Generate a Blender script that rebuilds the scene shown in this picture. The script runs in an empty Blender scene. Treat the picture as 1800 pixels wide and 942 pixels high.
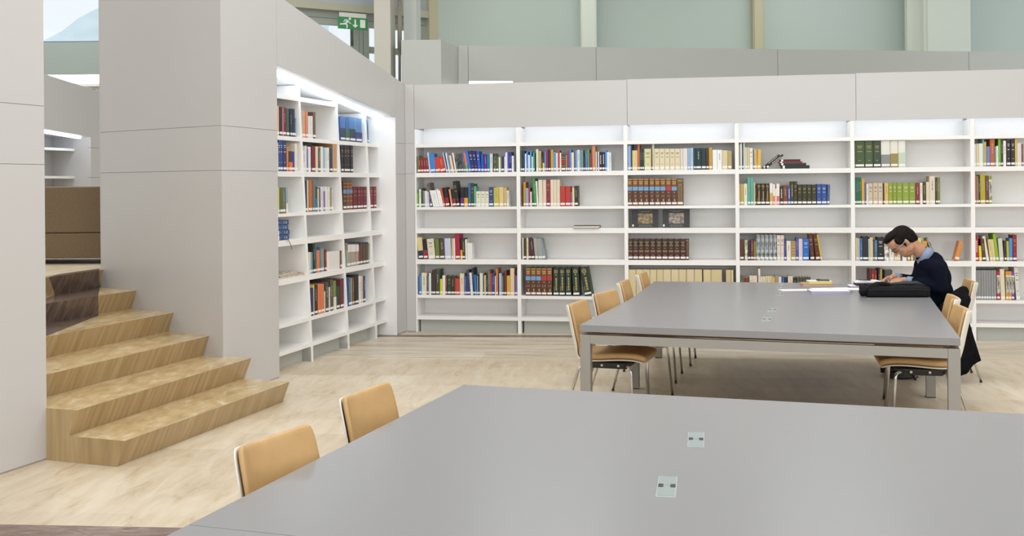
import bpy, bmesh, math, random
from mathutils import Vector, Matrix
random.seed(7)
SC = bpy.context.scene
COL = SC.collection
R = math.radians

# ------------------------------------------------------------------ camera, world, lights, exposure
def make_camera():
    f, cy, pitch, roll, h = 1920.0, 320.2, .0022, .0093, 1.70
    fw = Vector((0, math.cos(pitch), math.sin(pitch)))
    up = Vector((0, -math.sin(pitch), math.cos(pitch)))
    rt = Vector((1, 0, 0))
    c, s = math.cos(roll), math.sin(roll)
    rx = rt * c - up * s
    ux = rt * s + up * c
    cam = bpy.data.cameras.new('camera')
    cam.sensor_fit = 'HORIZONTAL'
    cam.sensor_width = 36.0
    cam.lens = 36.0 * f / 1800.0
    cam.shift_y = -(471.0 - cy) / 1800.0
    cam.clip_start = .05
    cam.clip_end = 300
    o = bpy.data.objects.new('camera', cam)
    COL.objects.link(o)
    m = Matrix((rx, ux, -fw)).transposed().to_4x4()
    m.translation = Vector((0, 0, h))
    o.matrix_world = m
    SC.camera = o
make_camera()

W = bpy.data.worlds.new('sky')
SC.world = W
W.use_nodes = True
W.node_tree.nodes['Background'].inputs[0].default_value = (.93, .97, 1.0, 1)
W.node_tree.nodes['Background'].inputs[1].default_value = 1.06

SC.view_settings.view_transform = 'Standard'
SC.view_settings.look = 'None'
SC.view_settings.exposure = 0.0
SC.view_settings.gamma = 1.0
SC.view_settings.use_curve_mapping = False
SC.cycles.use_denoising = True
SC.cycles.max_bounces = 8
SC.cycles.diffuse_bounces = 5
SC.cycles.sample_clamp_indirect = 6.0

CEIL_POWER = 69.0
def area(name, loc, sx, sy, power, color, rot=(0, 0, 0)):
    l = bpy.data.lights.new(name, 'AREA')
    l.shape = 'RECTANGLE'
    l.size = sx
    l.size_y = sy
    l.energy = power
    l.color = color
    o = bpy.data.objects.new(name, l)
    COL.objects.link(o)
    o.location = loc
    o.rotation_euler = rot
    return o
for i, (x, y) in enumerate([(-1.5, 1.0), (2.5, 1.0), (6.0, 1.5), (-1.0, 5.5), (2.5, 5.5), (6.0, 5.5), (-.2, 9.6), (2.8, 9.4), (6.2, 9.0)]):
    area('ceiling_lamp', (x, y, 6.2), 2.6, 2.6, CEIL_POWER * (.62 if x > 5 else 1.4 if x == -1.0 else 1.0), (.955, .978, 1.0))
for i, (x, y, k) in enumerate([(-7.5, 9.0, 1.4), (-7.5, 13.5, 1.7), (-4.6, 11.4, 2.2), (-8.0, 18.0, 1.4), (.5, 17.0, 1.0), (5.0, 17.0, 1.0)]):  # third lamp is an unseen extra, added to brighten the landing
    area('gallery_lamp', (x, y, 6.2), 2.2, 2.0, CEIL_POWER * .75 * k, (.975, 1.0, .99))
# added fill light behind the camera; no window is known there
area('front_fill', (1.5, -4.9, 3.0), 13.0, 4.4, 430.0, (.965, .985, 1.0), (R(90), 0, 0))

# ------------------------------------------------------------------ materials
def lin(c):
    return c / 12.92 if c <= .04045 else ((c + .055) / 1.055) ** 2.4
def rgb(hx):
    return tuple(lin(int(hx[i:i + 2], 16) / 255) for i in (0, 2, 4))
_M = {}
def mat(name, hx, rough=.5, metal=0.0, spec=.5, coat=0.0):
    k = (name, hx, rough, metal)
    if k in _M:
        return _M[k]
    m = bpy.data.materials.new(name)
    m.use_nodes = True
    b = m.node_tree.nodes['Principled BSDF']
    b.inputs['Base Color'].default_value = (*rgb(hx), 1)
    b.inputs['Roughness'].default_value = rough
    b.inputs['Metallic'].default_value = metal
    b.inputs['Specular IOR Level'].default_value = spec
    b.inputs['Coat Weight'].default_value = coat
    _M[k] = m
    return m
def emit(name, hx, strength):
    m = mat(name, hx)
    b = m.node_tree.nodes['Principled BSDF']
    b.inputs['Emission Color'].default_value = (*rgb(hx), 1)
    b.inputs['Emission Strength'].default_value = strength
    return m
def noisy(name, hx1, hx2, scale, rough=.6, detail=4.0, stretch=(1, 1, 1), rot=0.0, lo=.35, hi=.65, bump=0.0):
    m = mat(name, hx1, rough)
    nt = m.node_tree
    b = nt.nodes['Principled BSDF']
    tc = nt.nodes.new('ShaderNodeTexCoord')
    mp = nt.nodes.new('ShaderNodeMapping')
    mp.inputs['Scale'].default_value = stretch
    mp.inputs['Rotation'].default_value = (0, 0, rot)
    n = nt.nodes.new('ShaderNodeTexNoise')
    n.inputs['Scale'].default_value = scale
    n.inputs['Detail'].default_value = detail
    r = nt.nodes.new('ShaderNodeValToRGB')
    r.color_ramp.elements[0].position = lo
    r.color_ramp.elements[1].position = hi
    r.color_ramp.elements[0].color = (*rgb(hx1), 1)
    r.color_ramp.elements[1].color = (*rgb(hx2), 1)
    L = nt.links.new
    L(tc.outputs['Object'], mp.inputs['Vector'])
    L(mp.outputs['Vector'], n.inputs['Vector'])
    L(n.outputs['Fac'], r.inputs['Fac'])
    L(r.outputs['Color'], b.inputs['Base Color'])
    if bump:
        bp = nt.nodes.new('ShaderNodeBump')
        bp.inputs['Strength'].default_value = bump
        bp.inputs['Distance'].default_value = .01
        L(n.outputs['Fac'], bp.inputs['Height'])
        L(bp.outputs['Normal'], b.inputs['Normal'])
    return m

M_WALL = mat('white_wall_panel', 'c6c4c3', .28, spec=.45)
M_JOINT = mat('panel_joint', 'aeaaa6', .8)
M_WALLG = mat('gallery_wall_panel', 'bfc2bd', .4)
M_SHELF = mat('white_shelf_lacquer', 'f5f4f2', .35)
M_LED3 = emit('led_strip_side', 'eaf4ff', 7.5)
M_LED2 = emit('led_strip_bright', 'ecf5ff', 14.0)
M_KICK = mat('grey_kick_panel', 'bcbfba', .4)
M_LED = emit('led_strip', 'eaf4ff', 3.6)
M_TABLE = mat('grey_table_laminate', '8d8d8f', .27, spec=.45)
M_TFRAME = mat('grey_painted_steel', '98958f', .4)
M_TAN = noisy('tan_vinyl', 'c29c68', 'caa571', 9, .5)
M_SHELL = mat('white_plastic_shell', 'eeebe4', .35)
M_CHROME = mat('chrome', 'd0d0d0', .16, 1.0)
M_BLACKP = mat('black_plastic', '2c2c2e', .45)
M_WOODSUP = noisy('wood_support', '6b5236', '8a6c48', 6, .6)

def floor_material(name, bands):
    """travertine slabs in rows with veins; dark stone bands at fixed places of the plan"""
    m = bpy.data.materials.new(name)
    m.use_nodes = True
    nt = m.node_tree
    N = nt.nodes.new
    L = nt.links.new
    b = nt.nodes['Principled BSDF']
    b.inputs['Roughness'].default_value = .33
    b.inputs['Specular IOR Level'].default_value = .4
    g = N('ShaderNodeNewGeometry')
    rot = N('ShaderNodeMapping')
    rot.vector_type = 'POINT'
    rot.inputs['Rotation'].default_value = (0, 0, R(5.0))
    L(g.outputs['Position'], rot.inputs['Vector'])
    def math_(op, a, bb=None):
        n = N('ShaderNodeMath')
        n.operation = op
        for i, x in enumerate((a, bb)):
            if x is None:
                continue
            if hasattr(x, 'is_linked'):
                L(x, n.inputs[i])
            else:
                n.inputs[i].default_value = x
        return n.outputs[0]
    def ramp(fac, stops):
        r = N('ShaderNodeValToRGB')
        e = r.color_ramp.elements
        e[0].position, e[0].color = stops[0][0], (*rgb(stops[0][1]), 1)
        e[1].position, e[1].color = stops[-1][0], (*rgb(stops[-1][1]), 1)
        for p, c in stops[1:-1]:
            q = e.new(p)
            q.color = (*rgb(c), 1)
        L(fac, r.inputs['Fac'])
        return r.outputs['Color']
    def mix(fac, a, bb, mode='MIX'):
        n = N('ShaderNodeMix')
        n.data_type = 'RGBA'
        n.blend_type = mode
        if hasattr(fac, 'is_linked'):
            L(fac, n.inputs[0])
        else:
            n.inputs[0].default_value = fac
        L(a, n.inputs[6])
        L(bb, n.inputs[7])
        return n.outputs[2]
    def noise(sc, detail, scale, rough=.6, dist=0.0):
        mp = N('ShaderNodeMapping')
        mp.inputs['Scale'].default_value = sc
        L(rot.outputs['Vector'], mp.inputs['Vector'])
        n = N('ShaderNodeTexNoise')
        n.inputs['Scale'].default_value = scale
        n.inputs['Detail'].default_value = detail
        n.inputs['Roughness'].default_value = rough
        n.inputs['Distortion'].default_value = dist
        L(mp.outputs['Vector'], n.inputs['Vector'])
        return n.outputs['Fac']
    sep = N('ShaderNodeSeparateXYZ')
    L(rot.outputs['Vector'], sep.inputs['Vector'])
    v = sep.outputs['Y']
    u = sep.outputs['X']
    # slabs
    br = N('ShaderNodeTexBrick')
    br.offset = .37
    br.inputs['Scale'].default_value = 1.0
    br.inputs['Brick Width'].default_value = 1.25
    br.inputs['Row Height'].default_value = .46
    br.inputs['Mortar Size'].default_value = .0022
    br.inputs['Color1'].default_value = (0, 0, 0, 1)
    br.inputs['Color2'].default_value = (1, 1, 1, 1)
    br.inputs['Mortar'].default_value = (.5, .5, .5, 1)
    L(rot.outputs['Vector'], br.inputs['Vector'])
    vein_y = noise((3.4, .8, 1), 10, 2.6, .68, .7)
    vein_x = noise((.6, 5.0, 1), 10, 1.7, .68, .7)
    light = ramp(vein_y, [(.28, 'b9a384'), (.42, 'd4c5ab'), (.54, 'dccfb9'), (.75, 'e6dece')])
    grey = ramp(vein_x, [(.3, 'aa9a84'), (.45, 'cdc1ad'), (.58, 'dcd2c1'), (.75, 'e6dfd2')])
    purple = ramp(noise((2.2, 5.0, 1), 7, 2.4, .7, 1.4), [(.3, '59463f'), (.48, '7c675d'), (.62, '94807a'), (.78, 'c4b5a8')])
    zone = math_('MULTIPLY', math_('GREATER_THAN', v, 10.64), math_('LESS_THAN', v, 12.6))
    c = mix(zone, light, grey)
    tint = ramp(br.outputs['Color'], [(0, 'd8cfc2'), (1, 'ffffff')])
    c = mix(.5, c, tint, 'MULTIPLY')
    band = math_('GREATER_THAN', 0.0, 1.0)
    for lo, hi in bands:
        band = math_('MAXIMUM', band, math_('MULTIPLY', math_('GREATER_THAN', v, lo), math_('LESS_THAN', v, hi)))
    c = mix(band, c, purple)
    L(c, b.inputs['Base Color'])
    rr = N('ShaderNodeMapRange')
    L(vein_y, rr.inputs['Value'])
    rr.inputs['To Min'].default_value = .28
    rr.inputs['To Max'].default_value = .5
    L(rr.outputs[0], b.inputs['Roughness'])
    return m
M_FLOOR = floor_material('travertine_floor', [(4.96, 5.30), (12.12, 12.3)])

def stair_material():
    """brown limestone with slanting veins; gloss reflections painted on the treads; a purple-brown stone band crosses the top steps"""
    m = bpy.data.materials.new('brown_limestone')
    m.use_nodes = True
    nt = m.node_tree
    N = nt.nodes.new
    L = nt.links.new
    b = nt.nodes['Principled BSDF']
    b.inputs['Roughness'].default_value = .22
    g = N('ShaderNodeNewGeometry')
    def vein_or_gloss(rotv, sc, scale, stops, rough=.6):
        mp = N('ShaderNodeMapping')
        mp.inputs['Rotation'].default_value = rotv
        mp.inputs['Scale'].default_value = sc
        L(g.outputs['Position'], mp.inputs['Vector'])
        n = N('ShaderNodeTexNoise')
        n.inputs['Scale'].default_value = scale
        n.inputs['Detail'].default_value = 7
        n.inputs['Roughness'].default_value = rough
        n.inputs['Distortion'].default_value = .5
        L(mp.outputs['Vector'], n.inputs['Vector'])
        r = N('ShaderNodeValToRGB')
        e = r.color_ramp.elements
        e[0].position, e[0].color = stops[0][0], (*rgb(stops[0][1]), 1)
        e[1].position, e[1].color = stops[-1][0], (*rgb(stops[-1][1]), 1)
        for p, c in stops[1:-1]:
            q = e.new(p)
            q.color = (*rgb(c), 1)
        L(n.outputs['Fac'], r.inputs['Fac'])
        return r.outputs['Color'], n.outputs['Fac']
    tread, tf = vein_or_gloss((0, 0, R(15)), (4.0, 1.6, 1), 2.8, [(.28, 'ae956b'), (.45, 'c2a97d'), (.58, 'ceb992'), (.76, 'e6dac0')], .62)  # pale patches are glossy reflections painted into the tread colour
    riser, rf = vein_or_gloss((R(32), 0, R(0)), (1, 13.0, .5), 2.2, [(.3, '9c845f'), (.5, 'b0976e'), (.72, 'bfa981')])
    purp, pf = vein_or_gloss((R(32), 0, 0), (2, 9.0, 2.0), 2.0, [(.32, '4f4038'), (.5, '6b5a50'), (.66, '83726a'), (.8, 'b0a296')], .72)
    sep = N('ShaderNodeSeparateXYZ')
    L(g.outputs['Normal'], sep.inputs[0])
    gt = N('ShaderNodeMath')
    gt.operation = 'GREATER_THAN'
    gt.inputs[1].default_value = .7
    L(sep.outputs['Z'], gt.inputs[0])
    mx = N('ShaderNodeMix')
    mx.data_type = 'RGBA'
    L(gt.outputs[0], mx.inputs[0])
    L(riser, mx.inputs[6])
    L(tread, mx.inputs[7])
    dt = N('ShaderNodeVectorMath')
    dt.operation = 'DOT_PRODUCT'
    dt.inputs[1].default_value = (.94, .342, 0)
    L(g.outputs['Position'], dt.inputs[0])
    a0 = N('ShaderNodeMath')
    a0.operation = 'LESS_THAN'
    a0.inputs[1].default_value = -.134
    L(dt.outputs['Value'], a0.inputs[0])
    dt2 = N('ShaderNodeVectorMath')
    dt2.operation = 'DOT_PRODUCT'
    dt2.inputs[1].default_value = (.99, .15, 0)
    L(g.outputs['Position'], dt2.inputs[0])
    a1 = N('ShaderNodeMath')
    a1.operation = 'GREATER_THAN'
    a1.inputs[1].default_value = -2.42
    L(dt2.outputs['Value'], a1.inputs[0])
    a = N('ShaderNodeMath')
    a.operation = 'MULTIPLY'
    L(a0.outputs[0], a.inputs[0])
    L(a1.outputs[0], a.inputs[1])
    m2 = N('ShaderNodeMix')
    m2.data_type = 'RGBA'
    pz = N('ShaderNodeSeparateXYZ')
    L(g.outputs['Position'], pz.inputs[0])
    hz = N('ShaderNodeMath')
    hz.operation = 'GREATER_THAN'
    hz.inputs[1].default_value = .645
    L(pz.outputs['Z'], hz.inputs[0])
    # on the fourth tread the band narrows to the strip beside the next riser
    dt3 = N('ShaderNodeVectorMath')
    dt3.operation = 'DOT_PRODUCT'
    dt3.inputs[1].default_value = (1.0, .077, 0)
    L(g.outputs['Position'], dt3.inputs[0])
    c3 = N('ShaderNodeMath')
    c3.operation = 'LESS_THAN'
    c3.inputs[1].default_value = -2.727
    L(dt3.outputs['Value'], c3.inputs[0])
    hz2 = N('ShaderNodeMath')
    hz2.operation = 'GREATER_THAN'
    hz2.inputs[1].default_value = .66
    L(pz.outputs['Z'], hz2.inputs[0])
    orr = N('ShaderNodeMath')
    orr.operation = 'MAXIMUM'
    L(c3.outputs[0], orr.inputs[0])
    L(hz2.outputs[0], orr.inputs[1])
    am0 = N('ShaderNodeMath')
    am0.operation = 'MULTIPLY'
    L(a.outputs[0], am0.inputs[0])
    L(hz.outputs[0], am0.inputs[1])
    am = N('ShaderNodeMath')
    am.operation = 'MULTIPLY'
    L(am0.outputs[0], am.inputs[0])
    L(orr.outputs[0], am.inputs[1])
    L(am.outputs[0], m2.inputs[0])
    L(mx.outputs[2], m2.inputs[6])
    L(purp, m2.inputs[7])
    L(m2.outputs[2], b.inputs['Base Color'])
    return m
M_STAIR = stair_material()

# ------------------------------------------------------------------ mesh helpers
class MB:
    def __init__(self):
        self.v, self.f, self.m = [], [], []
    def add(self, vs, fs, mi=0):
        o = len(self.v)
        self.v += [tuple(p) for p in vs]
        for f in fs:
            self.f.append(tuple(o + i for i in f))
            self.m.append(mi)
        return self
    def hexa(self, b, t, mi=0):
        return self.add(list(b) + list(t), [(3, 2, 1, 0), (4, 5, 6, 7), (0, 1, 5, 4), (1, 2, 6, 5), (2, 3, 7, 6), (3, 0, 4, 7)], mi)
    def box(self, x0, x1, y0, y1, z0, z1, mi=0):
        return self.hexa([(x0, y0, z0), (x1, y0, z0), (x1, y1, z0), (x0, y1, z0)], [(x0, y0, z1), (x1, y0, z1), (x1, y1, z1), (x0, y1, z1)], mi)
    def prism(self, a, b, mi=0):
        n = len(a)
        return self.add(list(a) + list(b), [tuple(range(n - 1, -1, -1)), tuple(range(n, 2 * n))] + [(i, (i + 1) % n, n + (i + 1) % n, n + i) for i in range(n)], mi)
    def wallpoly(self, poly, y0, y1, mi=0):
        return self.prism([(x, y0, z) for x, z in poly], [(x, y1, z) for x, z in poly], mi)
    def slab(self, poly, z0, z1, mi=0):
        return self.prism([(x, y, z0) for x, y in poly], [(x, y, z1) for x, y in poly], mi)
    def quad(self, a, b, c, d, mi=0):
        return self.add([a, b, c, d], [(0, 1, 2, 3)], mi)
    def tube(self, pts, r, seg=10, mi=0, caps=True):
        pts = [Vector(p) for p in pts]
        rs = r if isinstance(r, (list, tuple)) else [r] * len(pts)
        rings = []
        prev = None
        for i, p in enumerate(pts):
            t = (pts[min(i + 1, len(pts) - 1)] - pts[max(i - 1, 0)]).normalized()
            if prev is None:
                a = Vector((0, 0, 1)) if abs(t.z) < .9 else Vector((1, 0, 0))
                u = t.cross(a).normalized()
            else:
                u = (prev - t * prev.dot(t)).normalized()
            prev = u
            w = t.cross(u)
            rings.append([p + (u * math.cos(2 * math.pi * k / seg) + w * math.sin(2 * math.pi * k / seg)) * rs[i] for k in range(seg)])
        vs = [q for ring in rings for q in ring]
        fs = []
        for i in range(len(pts) - 1):
            for k in range(seg):
                fs.append((i * seg + k, i * seg + (k + 1) % seg, (i + 1) * seg + (k + 1) % seg, (i + 1) * seg + k))
        if caps:
            fs.append(tuple(range(seg - 1, -1, -1)))
            fs.append(tuple((len(pts) - 1) * seg + k for k in range(seg)))
        return self.add(vs, fs, mi)
    def mesh(self, name, mats):
        me = bpy.data.meshes.new(name)
        me.from_pydata(self.v, [], self.f)
        for m in mats:
            me.materials.append(m)
        me.polygons.foreach_set('material_index', self.m)
        bm = bmesh.new()
        bm.from_mesh(me)
        bmesh.ops.recalc_face_normals(bm, faces=bm.faces)
        bm.to_mesh(me)
        bm.free()
        return me
    def build(self, name, mats, parent=None, loc=(0, 0, 0), rotz=0.0, smooth=False, bevel=0.0, seg=2):
        if not isinstance(mats, (list, tuple)):
            mats = [mats]
        me = self.mesh(name, mats)
        if smooth:
            me.polygons.foreach_set('use_smooth', [True] * len(me.polygons))
        o = bpy.data.objects.new(name, me)
        COL.objects.link(o)
        o.location = loc
        o.rotation_euler = (0, 0, rotz)
        if parent:
            o.parent = parent
        if bevel:
            md = o.modifiers.new('edge', 'BEVEL')
            md.width = bevel
            md.segments = seg
            md.limit_method = 'ANGLE'
            md.angle_limit = R(40)
        return o
def thing(name, label, cat, loc=(0, 0, 0), rotz=0.0, group=None, kind=None):
    o = bpy.data.objects.new(name, None)
    COL.objects.link(o)
    o.location = loc
    o.rotation_euler = (0, 0, rotz)
    o.empty_display_size = .1
    return tag(o, label, cat, group, kind)
def tag(o, label=None, cat=None, group=None, kind=None):
    if label:
        o['label'] = label
    if cat:
        o['category'] = cat
    if group:
        o['group'] = group
    if kind:
        o['kind'] = kind
    return o
def struct(o):
    o['kind'] = 'structure'
    return o
def copy_tree(o, parent=None):
    c = o.copy()
    COL.objects.link(c)
    if parent:
        c.parent = parent
    for ch in list(o.children):
        copy_tree(ch, c)
    return c

class Frame:
    """a vertical plane: x along it, y into it (away from the reading room), z up"""
    def __init__(self, px, py, ang):
        self.p = (px, py, 0)
        self.rz = math.pi / 2 - ang
        self.d = Vector((math.sin(ang), math.cos(ang), 0))
        self.y = Vector((-math.cos(ang), math.sin(ang), 0))
    def at(self, s, y=0.0, z=0.0):
        return Vector(self.p) + self.d * s + self.y * y + Vector((0, 0, z))
FL = Frame(-2.0844, 9.725, R(15.8475))          # side wall with the recessed bookcase
FB = Frame(-1.129, 12.68, R(100.5145))          # back wall
FD = Frame(-3.059, 6.5096, R(19.514))           # wall beside the foot of the stairs
CA = math.atan2(.818, -.575)
FC = Frame(-3.67, 9.75, CA)                     # reveal beside the stairs
# ------------------------------------------------------------------ floor, ceiling, enclosing walls
m = MB().slab([(-14, -5), (10, -5), (10, 24), (-14, 24)], -.2, 0)
struct(m.build('floor', M_FLOOR))
m = MB().box(-14, 10, -5, 20, 6.5, 6.7)
struct(m.build('ceiling', mat('white_ceiling', 'e6e4df', .8)))
m = MB().box(8.6, 8.8, -5, 12.2, 0, 6.5)
struct(m.build('wall_right', M_WALL))
m = MB().box(-14, 8.8, -5.2, -5, 0, .8).box(-14, 8.8, -5.2, -5, 5.2, 6.5).box(-14, -5, -5.2, -5, .8, 5.2)  # wide opening made up to let sky and fill light in
struct(m.build('wall_rear', M_WALL))

G = .0035
def panels(mb, cols, z_levels, top, y0=0.0, t=.006, mi=0):
    """front panels with narrow shadow joints; top(s) gives the upper edge"""
    for x0, x1 in cols:
        zs = [.012] + list(z_levels)
        for a, b in zip(zs[:-1], zs[1:]):
            mb.box(x0 + G / 2, x1 - G / 2, y0, y0 + t, a + (G / 2 if a > .05 else 0), b - G / 2, mi)
        a = zs[-1]
        mb.wallpoly([(x0 + G / 2, a + G / 2), (x1 - G / 2, a + G / 2), (x1 - G / 2, top(x1)), (x0 + G / 2, top(x0))], y0, y0 + t, mi)

ltop = lambda s: 3.415 - .1743 * s
lsof = lambda s: 2.794 - .1125 * s
# side wall with recess: left pier, fascia, right pier
m = MB()
panels(m, [(-.944, 0)], (1.838, 2.2), ltop)
m.hexa([(-.940, .006, 0), (0, .006, 0), (0, .30, 0), (-.832, .30, 0)], [(-.940, .006, ltop(-.94) - .002), (0, .006, ltop(0) - .002), (0, .30, ltop(0) - .002), (-.832, .30, ltop(-.83) - .002)], 1)
m.wallpoly([(0 + G / 2, lsof(0)), (2.81 - G / 2, lsof(2.81)), (2.81 - G / 2, ltop(2.81)), (G / 2, ltop(0))], 0, .03)
panels(m, [(2.81, 3.105)], (1.832, 2.188), ltop)
m.box(2.815, 3.09, .006, .10, 0, 2.18, 1)
m.wallpoly([(2.815, 2.18), (3.09, 2.18), (3.09, ltop(3.09) - .002), (2.815, ltop(2.815) - .002)], .006, .10, 1)
# recess: jambs, soffit, back; end jamb whitened to carry the strip's glow
m.box(2.81, 2.83, .0065, .62, 0, lsof(2.81) + .02, 2)
m.box(-.02, 0, .30, .62, 0, lsof(0) + .02)
m.wallpoly([(0, lsof(0)), (2.81, lsof(2.81)), (2.81, lsof(2.81) + .03), (0, lsof(0) + .03)], .03, .62, 2)
m.box(-.02, 2.83, .60, .64, 0, 2.85)
struct(m.build('wall_left', [M_WALL, M_JOINT, M_SHELF], loc=FL.p, rotz=FL.rz))

# reveal beside the stairs
m = MB()
panels(m, [(0, 1.620)], (1.838, 2.2), lambda s: 3.58)
m.hexa([(0, .006, 0), (1.618, .006, 0), (1.53, .25, 0), (0, .25, 0)], [(0, .006, 3.575), (1.618, .006, 3.575), (1.53, .25, 3.575), (0, .25, 3.575)], 1)
m.box(-.012, 0, 0, .25, .3, 3.58)
struct(m.build('wall_stair', [M_WALL, M_JOINT], loc=FC.p, rotz=FC.rz))

# wall at the near side of the stairs, running towards the camera
m = MB()
panels(m, [(-7.0, .3735)], (1.853, 2.22), lambda s: 3.9)
m.box(-7.0, .367, .006, .2, 0, 3.895, 1)
m.box(.367, .3735, .006, .2, .012, 3.9)
struct(m.build('wall_near', [M_WALL, M_JOINT], loc=FD.p, rotz=FD.rz))
m = MB()
m.slab([(-2.99, 6.80), (-3.05, 6.78), (-6.2, 8.98), (-6.1, 9.12)], 0, 3.9)
struct(m.build('wall_landing', [M_WALL]))

# back wall: corner strip and fascia over the bookcase
m = MB()
panels(m, [(-.112, 0)], (1.838, 2.19), lambda s: 2.872)
m.box(-.112, -.002, .006, .36, 0, 2.868, 1)
for x0, x1 in ((0, 2.467), (2.467, 4.93), (4.93, 7.40)):
    m.wallpoly([(x0 + G / 2, 2.357), (x1 - G / 2, 2.355), (x1 - G / 2, 2.861), (x0 + G / 2, 2.867)], 0, .03)
m.box(0, 7.40, .03, .05, 2.37, 2.855, 1)
m.box(0, 7.40, .05, .40, 2.42, 2.45)
m.box(-.002, 7.42, .385, .42, 0, 2.86)
m.box(7.36, 7.40, 0, .40, 0, 2.36)
struct(m.build('wall_back', [M_WALL, M_JOINT], loc=FB.p, rotz=FB.rz))

# ------------------------------------------------------------------ stairs and landing
RISE = .163
Rn = [(-1.767, 8.609), (-2.109, 8.788), (-2.479, 8.992), (-2.855, 9.23), (-3.262, 9.523), (-3.666, 9.772)]
def meet(p, ang):
    """where a nosing through p meets the line of the near reveal"""
    d = Vector((math.sin(ang), math.cos(ang)))
    q = Vector((-2.99, 6.88))
    e = Vector((-.818, .575))
    den = d.x * e.y - d.y * e.x
    w = q - Vector(p)
    t = (w.x * e.y - w.y * e.x) / den
    return (p[0] + d.x * t, p[1] + d.y * t)
Ln = [(-2.369, 6.646), (-2.71, 6.772)] + [meet(Rn[i], a) for i, a in ((2, R(17.1)), (3, R(17.4)), (4, R(18.0)), (5, R(10.3)))]
st = thing('staircase', 'brown limestone staircase of six steps rising through the white wall opening', 'stairs', (-2.4, 7.7, 0), kind='structure')
for n in range(6):
    z0, z1 = n * RISE, (n + 1) * RISE
    r, l = Vector(Rn[n]), Vector(Ln[n])
    if n < 5:
        rb, lb = Vector(Rn[n + 1]) + Vector((-.30, .10)), Vector(Ln[n + 1]) + Vector((-.30, .10))
    else:
        rb, lb = r + Vector((-.10, .05)), l + Vector((-.10, .05))
    off = Vector((-.060, .022))
    if n >= 2:      # the ends run into the reveal
        r = r + Vector((.035, .05))
        rb = rb + Vector((.035, .05))
    if n < 2:
        lb = Vector((-2.99, 6.875))
    m = MB()
    base = Vector((-2.4, 7.7, 0))
    P3 = lambda p, z: (p.x - base.x, p.y - base.y, z)
    lo, hi = [l + off, r + off, rb, lb], [l, r, rb, lb]
    if n == 1:
        k = Vector(Ln[2]) + Vector((-.30, .10))
        lo, hi = [l + off, r + off, rb, k, lb], [l, r, rb, k, lb]
    m.prism([P3(p, z0) for p in lo], [P3(p, z1) for p in hi])
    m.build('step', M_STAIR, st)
LZ = 6 * RISE
m = MB().slab([(Rn[5][0] - .075, Rn[5][1] + .04), (Ln[5][0] - .075, Ln[5][1] + .03), (-12, 13.0), (-12, 16), (-4.2, 16), (-3.3, 11.6)], LZ - .15, LZ + .0003)
struct(m.build('floor_landing', M_FLOOR))

# ------------------------------------------------------------------ built-in bookcases
ZS = [('b', 2.179, .040), ('b', 1.845, .050), ('t', 1.449, .030), ('b', 1.200, .055), ('b', .843, .055), ('t', .432, .035), ('b', .184, .038)]
def shelf_mb(x0, x1, y0, y1, top, th, groove=True):
    m = MB()
    m.box(x0, x1, y0 + .012, y1, top - .026, top)
    if th > .045:
        m.box(x0, x1, y0, y0 + .012, top - .022, top)
        m.box(x0, x1, y0 + .002, y0 + .03, top - .027, top - .022)
        m.box(x0, x1, y0, y0 + .03, top - th, top - .027)
    else:
        m.box(x0, x1, y0, y0 + .012, top - th, top)
    return m
bc = thing('bookcase', 'long white built-in bookcase of six open bays along the back wall', 'bookcase', FB.p, FB.rz)
ups = [(-.0, .018)] + [(1.20 + 1.2225 * i, 1.242 + 1.2225 * i) for i in range(5)] + [(7.318, 7.36)]
for a, b in ups:
    MB().box(a, b, .0, .36, 0, 2.352).build('upright', M_SHELF, bc, bevel=.002, seg=1)
for i in range(6):
    x0, x1 = ups[i][1], ups[i + 1][0]
    for k, top, th in ZS:
        shelf_mb(x0, x1, .003, .355, top, th).build('shelf', M_SHELF, bc)
    MB().box(x0 + .02, x1 - .02, .07, .09, 0, .146).build('kick_panel', M_KICK, bc)
    MB().box(x0, x1, .355, .37, .10, 2.42).build('back_panel', M_SHELF, bc)

lean = .045
bl = thing('bookcase', 'white built-in bookcase recessed in the side wall beside the stairs', 'bookcase', FL.p, FL.rz)
front = lambda z: .12 + lean * z
ups2 = [(.0, .03), (.875, .917), (1.723, 1.765), (2.463, 2.505)]
for a, b in ups2:
    zt = lsof(b) - .004
    m = MB().hexa([(a, front(0), 0), (b, front(0), 0), (b, .59, 0), (a, .59, 0)], [(a, front(zt), zt), (b, front(zt), zt), (b, .59, zt), (a, .59, zt)])
    m.build('upright', M_SHELF, bl)
    if a > .1:
        MB().box(a - .0, b, front(0) + .002, front(0) + .12, 0, .146).build('foot', M_SHELF, bl)
for i in range(4):
    x0 = ups2[i][1]
    x1 = ups2[i + 1][0] if i < 3 else 2.808
    for k, top, th in ([('b', 2.575, .045)] if i < 2 else []) + ZS:
        shelf_mb(x0, x1, front(top), .585, top, th).build('shelf', M_SHELF, bl)
    MB().box(x0, x1, front(0) + .10, front(0) + .12, 0, .146).build('kick_panel', M_KICK, bl)
    zt = min(lsof(x1), 2.79) - .004
    MB().box(x0, x1, .585, .598, .10, zt).build('back_panel', M_SHELF, bl)

# light strips inside the recesses
tb = thing('light_strip', 'glowing white light strip along the top of the back bookcase', 'light', FB.at(0, .0, 0), FB.rz)
MB().box(.03, 7.3, .055, .09, 2.375, 2.418).build('diffuser', M_LED, tb)
tl = thing('light_strip', 'glowing white light strip slanting over the side bookcase by the stairs', 'light', FL.at(0, 0, 0), FL.rz)
q = lambda x: [(x, .165, lsof(x) - .022), (x, .165, lsof(x) - .001), (x, .22, lsof(x) - .001), (x, .22, lsof(x) - .022)]
MB().prism(q(.02), q(2.80)).build('diffuser', M_LED3, tl)

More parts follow.
